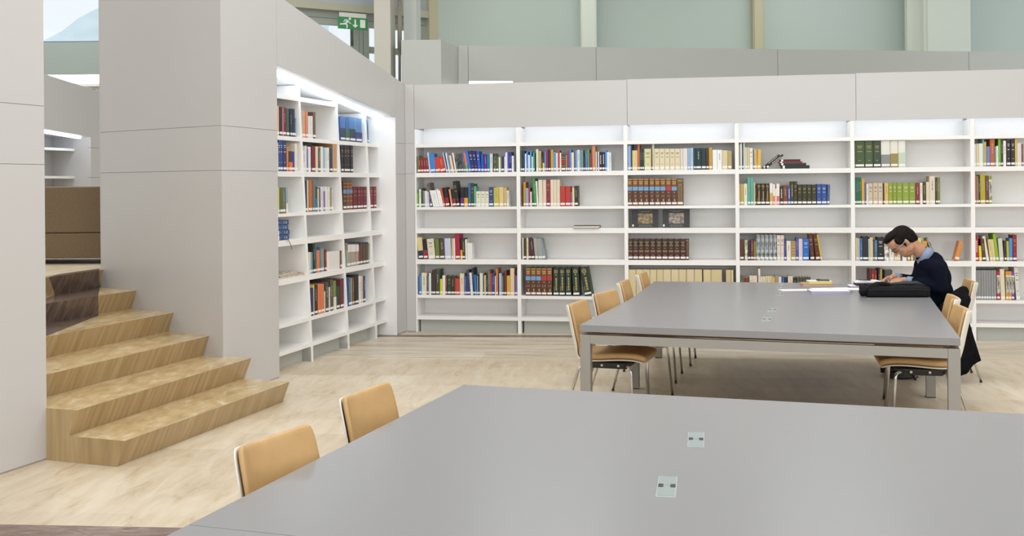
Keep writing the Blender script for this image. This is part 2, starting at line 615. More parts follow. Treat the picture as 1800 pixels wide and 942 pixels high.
# ------------------------------------------------------------------ upper gallery, seen over the walls
FE = Frame(-.725, 15.0, math.atan2(8.432, 1.4))
m = MB()
for x0, x1 in ((0, .14), (.14, 1.948), (1.948, 4.638), (4.638, 7.643), (7.643, 9.6)):
    m.box(x0 + .004, x1 - .004, 0, .05, 3.13, 3.617)
m.box(0, 9.6, .01, .06, 3.14, 3.60, 1)
m.box(0, 9.6, .4, .45, 1.0, 3.6)
m.box(0, 9.6, .05, .42, 3.22, 3.25)
m.box(0, .15, .0, .4, 1.0, 3.13)
m.box(.76, 9.6, .0, .4, 1.0, 3.13)
struct(m.build('wall_gallery', [M_WALLG, M_JOINT], loc=FE.p, rotz=FE.rz))
m = MB().slab([(-1.435, 14.3), (-.914, 14.3), (-.725, 15.0), (-.725, 15.4), (-1.435, 15.4)], 1.0, 3.606)
struct(m.build('wall_gallery_pier', M_WALLG))
tg = thing('light_strip', 'short glowing strip in the gallery recess above the back wall', 'light', FE.p, FE.rz)
MB().box(.155, .755, .008, .05, 3.09, 3.128).build('diffuser', M_LED, tg)

M_F = mat('grey_green_panel', 'b9c6c0', .5)
M_FC = mat('pale_column', 'd3dad0', .5)
M_FO = mat('olive_mullion', 'bdb99c', .5)
m = MB()
m.box(-1.60, 10, 19.5, 19.7, 1.0, 6.5)
struct(m.build('wall_far', M_F))
for i, (a, b, y, mm) in enumerate(((1.22, 1.49, 18.9, M_FC), (4.29, 4.474, 19.3, M_FO), (7.15, 7.95, 18.9, M_FC))):
    m = MB()
    m.box(a, b, y, y + .3, 1.0, 6.5)
    if b - a < .5:
        m.box(a + .02, b - .02, y - .02, y, 1.0, 6.5)
    else:
        m.box(a - .22, a, y + .18, y + .3, 1.0, 6.5)
        m.box(a + .06, b, y - .03, y, 1.0, 6.5)
    struct(m.build('column_%d' % (i + 1), mm))

# window wall of the gallery
FG = Frame(-2.19, 15.0, R(58))
M_FRAME = mat('window_frame_paint', 'a3aaa2', .45)
M_BEAM = mat('beam_paint', 'b8b7a4', .5)
M_UP = mat('upper_panel', 'b4bcc2', .5)
M_LINE = mat('frame_seam', '4c4f4d', .7)
M_GLASS = bpy.data.materials.new('window_glass')
M_GLASS.use_nodes = True
nt = M_GLASS.node_tree
nt.nodes.clear()
go, gm, gt, gg = (nt.nodes.new(k) for k in ('ShaderNodeOutputMaterial', 'ShaderNodeMixShader', 'ShaderNodeBsdfTransparent', 'ShaderNodeBsdfGlossy'))
gt.inputs[0].default_value = (.97, .99, 1.0, 1)
gg.inputs[1].default_value = .02
gm.inputs[0].default_value = .05
nt.links.new(gt.outputs[0], gm.inputs[1])
nt.links.new(gg.outputs[0], gm.inputs[2])
nt.links.new(gm.outputs[0], go.inputs[0])
m = MB()
m.box(-3.0, 1.16, -.02, .12, 4.18, 6.5, 2)
m.box(-3.0, 1.16, -.10, .10, 4.08, 4.18, 1)
m.box(-3.0, 1.16, .0, .10, 3.985, 4.08, 0)
m.box(-3.0, 1.16, -.002, .0, 3.978, 3.985, 3)
m.box(-3.0, 1.16, -.01, .10, 3.90, 3.978, 0)
for a, b in ((.03, .11), (.115, .165), (.172, .258), (.95, 1.16)):
    m.box(a, b, -.02, .10, 2.4, 3.90, 0)
m.box(.03, .258, -.012, .10, 2.4, 3.90, 3)
m.box(.258, .95, -.01, .09, 3.547, 3.63, 0)
m.box(-3.0, .03, -.01, .09, 3.54, 3.624, 0)
for a, b in ((-3.0, .03), (.258, .95)):
    m.box(a, b, .04, .046, 2.4, 3.54, 4)
    m.box(a, b, .04, .046, 3.63, 3.90, 4)
m.box(-1.1, -1.02, -.02, .10, 2.4, 3.9, 0)
struct(m.build('window_1', [M_FRAME, M_BEAM, M_UP, M_LINE, M_GLASS], loc=FG.p, rotz=FG.rz))
m = MB().box(1.15, 1.29, -.12, .12, 2.4, 6.5)
struct(m.build('column_4', M_FO, loc=FG.p, rotz=FG.rz))
m = MB()
m.slab([(-1.80, 14.4), (-1.585, 14.4), (-1.545, 14.62), (-1.80, 14.66)], 2.4, 6.5)
struct(m.build('column_5', mat('cream_column', 'c9c7bb', .5)))
m = MB()
m.slab([(-1.435, 14.66), (-1.265, 14.66), (-1.225, 14.9), (-1.435, 14.9)], 2.4, 6.5)
struct(m.build('column_6', mat('cool_column', 'c3c9c4', .5)))
pp = thing('drainpipe', 'slim dark grey pipe beside the cream column under the window beam', 'pipe', (-1.465, 14.5, 2.4))
MB().tube([(-.02, 0, 0), (-.01, 0, 1.2), (.0, 0, 4.1)], .018).build('pipe', mat('dark_pipe', '77736a', .5), pp, smooth=True)
MB().tube([(-.01, 0, 1.1), (-.004, 0, 1.75)], .03).build('coupling', mat('pipe_coupling', '8a857a', .5), pp, smooth=True)

# exit sign
M_GREEN = mat('sign_green', '35894f', .4)
M_SIGNW = mat('sign_white', 'e6eeea', .4)
ex = thing('exit_sign', 'green emergency exit sign with white running man, arrow and door', 'sign', (-2.115, 14.5, 3.862), math.pi / 2 - R(58))
MB().box(-.185, .235, -.006, .02, -.078, .078).build('sign_plate', M_GREEN, ex, bevel=.003)
MB().box(-.165, .215, -.002, .018, .078, .135).build('hanging_bracket', mat('bracket_white', 'd6d6d0', .4), ex)
m = MB()
m.wallpoly([(.125, -.052), (.20, -.052), (.20, .055), (.125, .055)], -.0075, -.0062)
m.build('door_symbol', M_SIGNW, ex)
m = MB()
m.wallpoly([(.055, -.058), (.098, -.02), (.066, -.02), (.066, .052), (.044, .052), (.044, -.02), (.012, -.02)], -.0075, -.0062)
m.build('arrow_symbol', M_SIGNW, ex)
m = MB()
def limb(m, a, b, w0, w1):
    a, b = Vector(a), Vector(b)
    d = (b - a).normalized()
    n = Vector((-d.y, d.x))
    m.wallpoly([tuple(a + n * w0), tuple(a - n * w0), tuple(b - n * w1), tuple(b + n * w1)], -.0075, -.0062)
m.wallpoly([(-.022 + .017 * math.cos(k * .5236), .058 + .017 * math.sin(k * .5236)) for k in range(12)], -.0075, -.0062)
limb(m, (-.045, .038), (-.085, -.012), .017, .014)
limb(m, (-.085, -.012), (-.165, -.022), .011, .008)
limb(m, (-.080, -.008), (-.060, -.038), .012, .010)
limb(m, (-.060, -.036), (-.068, -.070), .010, .008)
limb(m, (-.045, .036), (-.085, .042), .007, .006)
limb(m, (-.085, .042), (-.112, .012), .007, .005)
limb(m, (-.045, .034), (-.030, .002), .007, .006)
limb(m, (-.030, .004), (-.006, -.006), .006, .005)
m.build('running_man_symbol', M_SIGNW, ex)

# ------------------------------------------------------------------ beyond the stairs
FL2 = Frame(-5.8, 15.0, R(12))
m = MB()
t2 = lambda s: 3.078 - .104 * s
s2 = lambda s: 2.409 - .06 * s
m.wallpoly([(.035, 1.0), (1.6, 1.0), (1.6, 1.852), (.035, 1.852)], 0, .05)
m.wallpoly([(.035, 1.8555), (1.6, 1.8555), (1.6, 2.262), (.035, 2.262)], 0, .05)
m.wallpoly([(.035, 2.2655), (1.6, 2.2655), (1.6, t2(1.6)), (.035, t2(.035))], 0, .05)
m.wallpoly([(-4.0, s2(-4)), (.035, s2(.035)), (.035, t2(.035)), (-4, t2(-4))], 0, .05)
m.box(.035, .055, .05, .62, 1.0, 2.42)
m.wallpoly([(-4.0, s2(-4)), (.05, s2(.05)), (.05, s2(.05) + .03), (-4, s2(-4) + .03)], .05, .62)
m.box(-4.0, .05, .60, .64, 1.0, 2.7)
m.box(.05, 1.6, .06, .5, 1.0, 2.9)
struct(m.build('wall_upper_left', [M_WALL, M_JOINT], loc=FL2.p, rotz=FL2.rz))
b3 = thing('bookcase', 'empty white built-in bookcase in the wall recess behind the sofa', 'bookcase', FL2.p, FL2.rz)
for z, th in ((2.252, .034), (1.873, .034), (1.50, .034), (1.2, .034)):
    shelf_mb(-2.2, .03, .25, .595, z, th).build('shelf', M_SHELF, b3)
MB().box(-1.35, -1.31, .25, .595, 1.0, 2.45).build('upright', M_SHELF, b3)
t3 = thing('light_strip', 'glowing white light strip in the recess behind the sofa', 'light', FL2.p, FL2.rz)
MB().prism([(-2.2, .09, s2(-2.2) - .028), (-2.2, .09, s2(-2.2) - .001), (-2.2, .15, s2(-2.2) - .001), (-2.2, .15, s2(-2.2) - .028)],
           [(-.05, .09, s2(-.05) - .028), (-.05, .09, s2(-.05) - .001), (-.05, .15, s2(-.05) - .001), (-.05, .15, s2(-.05) - .028)]).build('diffuser', M_LED3, t3)

m = MB()
m.box(-14, -5.5, 20, 20.06, 3.79, 4.395)
m.box(-14, -5.5, 20.4, 20.45, 1.0, 4.3, 1)
m.box(-14, -5.5, 20.06, 20.42, 3.86, 3.90, 1)
m.box(-14, -5.5, 20.0, 20.4, .9, 1.0)
struct(m.build('wall_far_left', [mat('lintel_paint', '9ba6a0', .5), M_SHELF]))
b4 = thing('bookcase', 'far white bookcase glimpsed over the slanting wall beyond the stairs', 'bookcase', (-8.0, 20.0, 0))
MB().box(-3, 2.4, .02, .40, 3.575, 3.625).build('shelf', M_SHELF, b4)
MB().box(-3, 2.4, .02, .40, 3.10, 3.14).build('shelf', M_SHELF, b4)
t4 = thing('light_strip', 'far glowing strip above the distant bookcase beyond the stairs', 'light', (-8.0, 20.0, 0))
MB().box(-3, 2.4, .07, .12, 3.80, 3.855).build('diffuser', M_LED2, t4)

# glazing and hillside building outside
m = MB()
m.box(-14, -5.5, 20.1, 20.11, 4.40, 6.6, 1)
m.box(-14, -5.5, 20.0, 20.12, 4.388, 4.405, 0)
struct(m.build('window_2', [mat('blue_grey_sill', '8fb4cf', .4), M_GLASS]))
pts = [(-30, 7.5), (-26.81, 9.28), (-25.65, 9.86), (-25.09, 10.14), (-24.68, 10.35), (-24.14, 10.75), (-23.77, 11.06), (-23.04, 11.43), (-22.48, 11.68), (-21.79, 11.98), (-20.85, 12.51), (-18, 14.0), (-14, 15.5)]
m = MB()
for a, b in zip(pts[:-1], pts[1:]):
    q = lambda p, y, dz: (p[0], y, p[1] + dz)
    m.hexa([(a[0], 56, 0), (b[0], 56, 0), (b[0], 84, 0), (a[0], 84, 0)], [q(a, 60, 0), q(b, 60, 0), q(b, 84, 2.5), q(a, 84, 2.5)])
hill = m.build('stone_building', None or noisy('hazed_stone_cladding', 'd3e4ea', 'e0edf2', .8, .8, 3, (1, 1, 2)))  # pale blue of the distance haze is mixed into the stone colour
tag(hill, 'hazy pale stone clad building with a curved sloping roof outside beyond the stairs', 'building')

# sofa on the landing
M_SOFA = noisy('brown_upholstery', '75624a', '7e6a50', 60, .6, 3)
sf = thing('sofa', 'brown upholstered sofa seen from behind on the landing above the stairs', 'sofa', (-4.35, 10.45, LZ))
m = MB()
m.box(-1.0, .9, 0, .14, .30 - .0, .742)
m.build('backrest', M_SOFA, sf, bevel=.012)
m = MB().box(-1.0, .9, -.002, .82, .055, .296)
m.build('seat_base', M_SOFA, sf, bevel=.012)
for k in range(2):
    MB().box(-.86 + .88 * k, .0 + .88 * k - .01, .15, .80, .298, .42).build('seat_cushion', M_SOFA, sf, bevel=.03, seg=3)
for k in (-1.0, .77):
    MB().box(k, k + .13, .142, .82, .298, .55).build('armrest', M_SOFA, sf, bevel=.02)
for x in (-.78, .72):
    for y in (.05, .72):
        MB().box(x - .05, x + .05, y - .03, y + .03, 0, .056).build('leg', M_BLACKP, sf)
BOOKS = {
'B0a': '31,15,201,0,6f8a3e,,- 44,30,174,-10,8c2a33,,- 74,31,174,-10,8c2a33,,- 106,31,173,-10,8c2a33,,- 137,33,175,-14,8c2a33,,- 172,15,236,-24,d9dde2,,- 188,61,221,-22,2f86d6, 249,59,179,-28,c8402e, 309,62,178,-38,c8402e, 374,15,231,-45,a9c4e6,,- 390,12,228,-42,2b2f55,,- 403,15,228,-42,eeeeee,,- 419,12,195,-30,6d92c8,,- 432,12,198,-28,b9ad7c,,- 445,25,198,-40,e3dcc6,,- 471,10,222,-38,9a4a44,,- 482,18,227,-40,e8e3d8,,- 501,21,187,-26,4a6a68,p,- 523,26,209,-24,3a3c3a,p,- 550,34,216,-30,33353a,p,- 585,24,215,-32,4b5d80,,- 610,29,223,-36,d9785a,t6f9a4a,- 641,31,247,-42,2c6fd0,,- 673,39,246,-38,2f2a6b,w 712,37,243,-34,2c2a68,w 750,36,239,-24,2b55b8,w 787,32,208,-6,2456b4,,- 820,35,207,-2,5a2a86,,- 855,32,207,0,1f7a99,,- 888,34,211,0,d5d5d0,,- 931,28,215,0,4a5236,p,- 960,31,176,0,48603f,,- 992,17,171,0,e6e6e2,,- 1009,15,176,0,a8945a,,- 1025,30,180,0,30305e,,- 1056,14,175,0,dcdce4,,- 1070,23,223,0,e9e4f0,,- 1094,16,227,0,3a66c0,,- 1111,32,227,0,3d2f7e,,- 1144,22,183,0,dfe3e4,,-',
'B0b': '13,21,163,0,7db23c,,- 35,10,212,0,4c8f5f,,- 46,23,207,0,f0f0f0,,- 70,19,217,0,3c4a2a,,- 91,15,192,0,8a7a5a,,- 107,11,182,0,8fa6cc,,- 119,31,187,-8,e4e2e8,,- 151,19,177,-10,c8cbe6,,- 179,28,281,-38,5b5048,p,- 215,24,191,-44,f0f0ec,,- 240,24,191,-44,f0f0ec,,- 265,24,193,-44,f0f0ec,,- 291,24,205,-44,f0f0ec,,- 316,24,190,-44,f0f0ec,,- 341,19,217,-42,d3502e,,- 366,48,224,-36,1f1f22,t8c2a33 427,21,204,-30,e39a6b,,- 450,40,204,-22,1f1f22,t8c2a33 492,40,296,-46,2a2820,g 537,45,223,0,1f1f22,t6b2a6b 583,45,222,0,1f1f22,te0a820 630,30,273,0,3a6aa0, 661,37,265,0,3a3f2e,g 699,23,236,0,4fae9a,,- 723,54,177,0,e2e0c8,w 777,51,177,0,dfe2d0,w 829,43,176,0,e2e0c8,w,- 873,52,224,0,2f4a86,w 928,64,219,0,c2b550, 993,53,223,0,dcc493, 1047,32,218,0,cdb268,,- 1080,27,184,0,d8d8d2,,-',
'B1a': '1247,18,244,0,3f5a48,,- 1266,30,239,0,2b2a5a,,- 1297,17,205,0,eeeef0,,- 1315,18,229,0,3a86d0,,- 1334,20,190,0,dfe6ea,,- 1355,21,228,0,3f8fd8,,- 1377,12,170,0,f0f0f0,,- 1390,19,218,0,3aa07c,,- 1425,27,256,0,ded6c2,,- 1453,32,235,0,b9a988,,- 1486,14,174,0,4a4038,,- 1501,21,212,0,3a3a2a,te8d820,- 1523,18,226,0,5a86d8,,- 1543,21,250,0,9a2a48,,- 1565,29,235,0,3a3028,,- 1595,32,244,0,c39a3a, 1628,28,222,0,5d96dc,,- 1657,18,210,0,e8e8e0,,- 1676,20,238,0,c0402e,,- 1698,16,209,0,efece0,,- 1715,49,194,0,4a4a36,R 1765,17,189,0,8a8a80,,- 1784,23,234,0,a83048,,- 1808,22,241,0,2f86d2,,- 1831,28,212,0,e8dfc4,,- 1860,18,207,0,5a5a72,,- 1879,18,228,0,66a6e0,,- 1898,28,241,0,e8d8c6,,- 1927,20,234,0,4a9ae0,,- 1948,16,239,0,8a9a4a,,- 1965,23,167,0,3a2a28,,- 1989,22,227,0,2f80cc,,- 2012,24,243,0,6a8a5a,,- 2037,32,204,0,7a3a4a,,- 2070,37,283,-3,d38a5a, 2109,11,216,0,e8e8e8,,- 2121,10,208,0,4a2f7e,,- 2132,14,215,0,efece6,,- 2148,31,212,0,23232a,w,- 2180,30,212,0,23232a,w,- 2212,20,230,0,3a86d8,,- 2232,28,211,0,e8eaea,,- 2261,20,206,0,dfe6e6,,-',
'B1b': '1275,27,279,0,c28f3a,,- 1303,33,209,0,8fa8cc,,- 1338,17,209,0,a82f3a,,- 1355,18,167,0,e3dccb,,- 1374,27,220,0,2f4a3e,,- 1402,27,319,-21,2f9a4a, 1430,20,287,-14,e8e4dc,,- 1452,48,301,-4,e2d6c0, 1500,40,301,0,dccfb8, 1541,46,305,0,8c2a3c,g 1588,36,303,0,e0d4bc, 1624,36,302,0,ded2ba, 1661,36,302,0,ded2ba, 1699,59,225,0,b93a34, 1759,60,226,0,b93a34, 1821,14,164,0,7a6a98,,- 1837,26,205,0,e0cf9a,,- 1865,38,230,-4,33332e,',
'B2a': '2451,14,244,0,e6e2d2,,- 2468,36,282,0,8fb0e0, 2505,12,292,0,3a3436,,- 2518,59,224,0,d8c78a, 2578,24,297,0,c0623a,,- 2604,23,241,0,1f3f38,,- 2628,23,241,0,1f3f38,,- 2652,78,240,0,d9d2a0,w 2731,9,224,0,4a2a28,,- 2741,22,298,0,c8ccb0,,- 2764,57,240,0,e0d4b4,w 2822,56,239,0,e0d4b4,w 2879,56,238,0,e0d4b4,w 2936,56,237,0,e0d4b4,w 2993,57,236,0,e0d4b4,w 3051,30,238,0,dcd4cc, 3082,49,238,0,e0dcd8, 3133,26,241,0,9ab0d8,,- 3160,34,243,0,a8c8e0, 3197,23,240,0,1f3a40,,- 3220,60,239,0,17343a, 3282,50,238,0,1a3438, 3333,29,240,0,4a3024, 3363,37,242,0,c89a3e, 3403,51,218,0,eef0f0, 3455,51,217,0,eef0f0, 3507,61,210,0,d9cba0, 3569,42,205,0,b5a674,',
'B2b': '2457,59,305,0,7a4a30,EI 2517,63,305,0,7a4a30,EII 2581,61,304,0,7a4a30,EIII 2643,57,303,0,7a4a30,EIV 2705,58,303,0,7a4a30,EV 2765,60,302,0,7a4a30,EVI 2826,60,302,0,7a4a30,EVII 2887,62,301,0,7a4a30,XVIII 2950,61,300,0,7a4a30,EVIIII 3012,68,302,0,6f563e,f',
'B2d': '2464,51,234,0,4a2224,M 2516,60,234,0,4a2224,M 2577,63,234,0,4a2224,M 2641,65,234,0,4a2224,M 2706,65,234,0,4a2224,M 2773,65,234,0,4a2224,M 2839,66,234,0,4a2224,M 2906,66,234,0,4a2224,M 2972,66,234,0,4a2224,M 3039,63,234,0,4a2224,M 3103,31,235,0,5a4038,f',
'B2e': '2465,82,303,0,d6c69c,n 2549,80,304,0,d6c69c,n 2630,72,304,0,d6c69c,n 2703,74,304,0,d6c69c,n 2779,71,305,0,d2c298,n 2851,85,305,0,d9c9a4,n 2938,83,306,0,d9c9a4,n 3022,82,306,0,d6c69c,n 3106,86,307,0,d9c9a4,n 3193,85,307,0,d6c69c,n 3290,85,305,0,d6c69c,n 3377,117,306,0,d2c294,n 3536,54,305,0,cdbb8c,n 3592,24,305,0,d9c9a0,n',
'B3a': '3671,15,290,0,3a3a30,,- 3687,18,275,0,8a8a60,,- 3705,16,285,0,e6e6ea,,- 3722,14,292,0,26303a,,- 3737,14,294,0,d6e0e4,,- 3751,27,239,0,cfcab0,,- 3779,22,239,0,d9c98a,,- 3803,36,231,0,e8e4e0,w 3840,11,213,0,3a5a9a,,- 3851,32,218,0,d8b050, 3884,40,217,6,d8b458,',
'B3b': '3679,22,238,0,e0a080,,- 3703,35,233,0,b5ac5a, 3739,36,237,0,e6e2cc, 3777,32,305,0,5fa898, 3810,33,304,0,5fa898, 3844,14,251,0,c8c890,,- 3858,14,221,0,7a3a2e,,- 3877,45,236,0,2a2420,G 3922,46,236,0,2a2420,G 3969,44,235,0,2a2420,G 4015,33,240,0,efe8e0,td0b060 4049,25,229,0,efe8e0,te08878,- 4075,12,180,0,f0ece8,,- 4087,34,234,0,efe8e0,tdc7878 4125,32,207,0,33302c,w,- 4157,50,217,0,7a4226, 4208,28,203,0,2a50b0,w,- 4237,34,257,0,3c3a24,g 4272,36,257,0,3a3824,g 4311,47,222,0,34361f,g 4359,52,222,0,34361f,g 4411,49,221,0,34361f,g 4461,49,219,0,34361f,g 4513,49,225,0,2f4f98,w 4563,56,223,0,2f4f98,w 4620,27,219,8,53658a,,-',
'B4a': '4906,10,294,0,2a4230,,- 4918,99,288,0,3f5634,g 5020,86,287,0,455a36,g 5108,78,285,0,3c4a3c,g 5187,95,289,0,e4e4dc,t8a8c88 5283,80,288,0,e6e2d4,t9a8a50 5364,73,286,0,e6e6de,tc4d4c0',
'B4b': '4907,17,294,0,1f6a4c,,- 4926,17,294,0,1f6a4c,,- 4944,17,293,0,1f6a4c,,- 4962,18,293,0,1f6a4c,,- 4982,33,277,0,d8a040, 5017,14,235,0,4a6ab0,,- 5032,19,224,0,e6e6e0,,- 5052,46,229,0,cfbfa4,w 5100,52,232,0,cdbca0,w 5153,49,231,0,cfc0a6,w 5204,12,222,0,3a3a3a,,- 5217,41,231,0,e0b868, 5259,44,230,0,8fa23a,w 5304,39,230,0,8a9e34,w 5344,59,229,0,8a9e34,w 5404,66,229,0,8fa23a,w 5471,65,228,0,8a9e34,w 5537,41,228,0,8a2a44, 5580,28,231,0,e6e2c4, 5609,34,237,0,4a3c22, 5643,34,237,0,ddd2b4, 5678,58,299,0,e0d4bc, 5739,16,285,0,3a3f34,,- 5755,31,285,0,7a7a40,',
'B5a': '6114,38,239,0,d8d8dc, 6153,25,242,0,d9cba0, 6179,40,244,0,e6e4dc, 6219,9,293,0,8fc0c4,,- 6229,24,261,0,c0ac5c, 6255,34,210,0,7080c4, 6290,49,288,0,b8623a, 6340,12,207,0,6aa8ac,,- 6352,19,214,0,e6e8e4,,- 6373,24,290,0,6fb82c, 6397,23,286,0,4a2a30, 6421,29,270,0,eee8e6, 6454,41,285,0,2a2a2c,w 6496,41,284,0,2a2a2c,w 6537,21,291,0,d8b450, 6559,42,241,0,d8d8de, 6602,19,232,0,8a4a3a,,-',
'B5b': '6112,42,303,0,b9705a, 6154,17,295,0,8a7a66,,- 6172,17,265,0,33302a,,- 6190,52,310,-3,b5a41e, 6243,30,298,0,6a4448, 6274,32,296,0,8a9a2a,b',
'B0d': '33,60,255,-20,d9cc90,t2a2f4a 97,48,230,-13,1f1f22,t9c2a33 152,84,236,-22,e0d8c6,w 239,46,236,-11,6a7f34, 288,60,236,-9,54423a, 350,75,243,-9,c6cce2, 426,23,241,0,d8b880,,- 450,20,244,0,e8e4d8,,- 474,56,296,-9,a81f42, 533,26,236,-3,1f1f22,te0a820,- 559,31,241,-9,3a342c,g,- 592,19,230,-4,e6e6de,,- 613,61,189,-4,e8e8e2,n',
'B0e': '36,26,227,0,3a86cc,,- 65,62,252,0,e0d8c2, 128,14,217,0,55504a,,- 143,11,218,0,8a8a98,,- 155,23,249,0,eeeeea,,- 179,13,233,0,2f5a48,,- 193,42,286,0,4a2a34, 236,45,292,0,3f4f38, 284,30,182,0,d8d030,,- 315,36,222,0,ece6da,,- 351,20,219,0,7a3a3a,,- 373,45,219,0,1f4a2c,g 419,37,214,0,4a2428,,- 457,21,199,0,7a4a2a,,- 479,19,188,0,d0502a,,- 500,19,188,0,c8405a,,- 521,52,248,0,e0d2b0, 576,19,220,0,3a66b0,,- 596,18,215,0,4a3070,,- 615,31,288,-15,36405c, 648,30,257,-17,e6e6e6,,- 679,16,309,-15,2a2f4a,,- 697,23,231,-9,2f76c4,,- 722,14,221,0,7a94a8,,- 737,18,216,0,2f2f2f,,- 756,38,253,0,e2d8cc, 795,14,242,0,55504a,,- 810,17,227,0,e0d898,,- 828,23,211,0,30405e,,- 853,27,284,0,7a6f5c,,- 880,18,250,0,b5482f,,- 899,34,250,0,2c3f86, 934,12,222,0,e0d8c8,,- 947,24,305,0,c87a4a,,- 983,31,251,0,a8bcd8,,- 1015,16,223,0,6a7a7a,,- 1031,16,223,0,3a3430,,- 1048,22,280,0,7a2f28,,- 1073,41,225,0,dca83c, 1115,46,312,0,dccba8, 1162,12,244,0,b02a4a,,- 1175,16,227,0,2f7ac4,,- 1191,12,286,0,9a9490,,-',
'B1d': '1258,14,248,0,e0dacb,,- 1272,32,236,0,3a3a24,,- 1306,23,248,0,e0cfa4,,- 1331,31,246,-21,5a1f38, 1363,39,241,-23,3a3630, 1404,38,246,-21,a8a298, 1444,23,241,-23,9aa4a6,,- 1468,23,241,-29,9aa4a6,,- 1493,36,236,-46,8a9698,',
'B1e': '1292,59,313,0,7a4a30,ELIV 1352,60,313,0,7a4a30,ELV 1413,60,313,0,7a4a30,ELVI 1474,63,313,0,7a4a30,XLV 1539,59,314,0,7a4a30,XLVI 1609,67,314,0,1f3830,G 1679,67,314,0,1f3830,G 1753,65,318,-4,1f3830,G 1836,78,320,-12,1f3830,G 1967,88,323,-55,1f3830,G',
'B3d': '3690,44,225,0,5a3426, 3741,32,222,0,c8c890,p 3774,29,213,0,22283a,,- 3804,35,222,0,7a2a3a, 3840,21,209,0,7f8a2a,,- 3863,45,287,0,7f8486,p 3908,44,286,0,7f8486,p 3953,44,286,0,7f8486,p 3998,43,286,0,7f8486,p 4042,43,286,0,7f8486,p 4087,38,276,0,e0d4c8,w 4126,37,276,0,e0d4c8,w 4164,22,231,0,3a4080,,- 4188,47,214,0,e6e2d8, 4236,51,211,0,b8985a,b2 4287,29,248,0,4a56a8, 4317,42,237,0,dccad4, 4360,67,237,0,2a6ec4,w 4440,47,286,-21,5a3020,g 4498,48,286,-30,5a3020,g 4549,16,282,-41,d8b41e,,-',
'B3e': '3697,19,233,0,1f8a4a,,- 3719,16,229,0,c02f44,,- 3736,48,220,0,6a4228, 3790,27,242,0,e2d8c4,,- 3818,26,242,0,e2d8c4,,- 3844,27,243,0,e2d8c4,,- 3872,11,230,0,b02a3a,,- 3884,22,320,0,e8e4da,,- 3907,24,234,0,e0d6c4,,- 3932,26,234,0,e0d6c4,,- 3959,23,239,0,dcd0aa,,- 3983,23,239,0,dcd0aa,,- 4007,23,239,0,dcd0aa,,- 4031,31,231,0,d8b458,,- 4063,36,248,0,9a948c, 4100,32,231,0,e6dcc4,,- 4137,24,231,0,3a66b8,,- 4162,37,227,0,1f2a34,,- 4200,25,240,0,e4dac8,,- 4226,26,241,0,e4dac8,,- 4253,41,226,0,2a2a2a, 4294,31,227,0,4a5040,,- 4326,30,227,0,4a5040,,- 4357,28,227,0,4a5040,,- 4386,26,227,0,4a5040,,- 4413,26,227,0,4a5040,,-',
'B4d': '4917,20,248,0,d9cc86,,- 4938,18,242,0,b8b8dc,,- 4958,27,242,0,3a6a96, 4986,60,260,0,24262a, 5046,15,236,0,a8d0cc,,- 5062,33,251,0,dcc89c, 5096,12,213,0,4a4036,,- 5109,30,222,0,4a74a4, 5140,67,254,0,1c1e22,w 5210,48,213,0,b0b0a4,p 5260,51,131,0,e2dccc, 5313,19,96,0,dcc9a0,,- 5333,19,97,0,dcc9a0,,- 5353,20,97,0,dcc9a0,,- 5396,44,97,0,e6e6e2,,- 5447,29,132,0,b8985a,,- 5484,17,132,0,d8c870,,- 5551,39,248,0,d8d08a, 5593,57,213,0,d09a4a, 5727,26,242,-90,8a8880,p 5920,46,207,55,d98c4a,',
'B4e': '5056,18,315,0,6a242a,,- 5076,27,309,0,8a2a34,g,- 5104,27,309,0,8a2a34,g,- 5145,17,321,0,2a2a2a,,- 5164,20,321,0,b09a5a,,- 5211,80,310,0,4a4a4a,',
'B5d': '6131,35,257,-2,b81f3a,w 6172,28,162,-6,e0d820,,- 6204,37,236,-19,5a3428, 6245,28,265,-41,e6e0c8, 6280,28,230,-22,d8c890, 6309,29,230,-24,d8c890, 6340,31,288,-32,8fb820, 6375,43,242,-15,d2ccc8, 6422,23,213,-5,3a342c,,- 6446,25,211,-4,b5b22a,,- 6471,31,242,0,4a8ed8, 6505,41,276,0,8c2234,g',
'B5e': '6138,24,315,0,8f9294, 6162,24,315,0,8f9294, 6187,25,315,0,8f9294, 6213,24,315,0,8f9294, 6238,24,315,0,8f9294, 6263,25,315,0,8f9294, 6289,24,316,0,8f9294, 6314,25,316,0,8f9294, 6344,33,304,0,b0284a,b 6384,45,328,-9,e0d8b8, 6432,29,305,0,d89a2a,b 6462,28,305,0,d89a2a,b 6491,26,303,0,7a4ab0,b 6536,41,349,-21,d8d6ce,w',
'L0a': '441,44,277,0,e8b890, 488,57,271,0,2a2a3a, 547,23,270,0,d07a80,,- 572,45,274,0,7a2a48, 625,67,263,0,4a5a4a, 694,40,266,0,1f2f48,,- 737,60,270,0,22304a, 799,22,182,0,6a8a98,,-',
'L1a': '922,50,263,0,a8b4b4,,- 974,52,263,0,e0a070, 1028,51,267,0,d88a70,,- 1085,47,220,0,e4e4e4,,- 1134,52,223,0,dcdcda,,- 1190,63,266,0,6a5040,',
'L0b': '413,19,263,0,d8d0c0,,- 434,42,296,0,344a86,w 478,44,298,0,344a86,w 523,72,300,0,2a3f6a,w 597,37,238,0,e07a3a,,- 636,75,193,0,3a3a38,te07a3a 713,50,191,0,3a3aa0,,- 765,59,269,0,e6dcc8,',
'L1b': '922,60,206,0,ddd6c6, 985,28,255,0,e8e4dc,,- 1016,35,227,0,5a7ab8,,- 1052,60,248,0,e6e2da, 1120,87,256,0,7a2438, 1209,52,255,0,e0d4b8, 1263,63,245,0,6a5a50, 1327,59,257,0,e8e4da, 1389,44,251,0,8ab8d0,,- 1435,37,250,0,e0ddd4,,- 1476,59,252,0,e6e2d8, 1546,62,249,0,2a4060, 1616,102,308,0,c49a6a,',
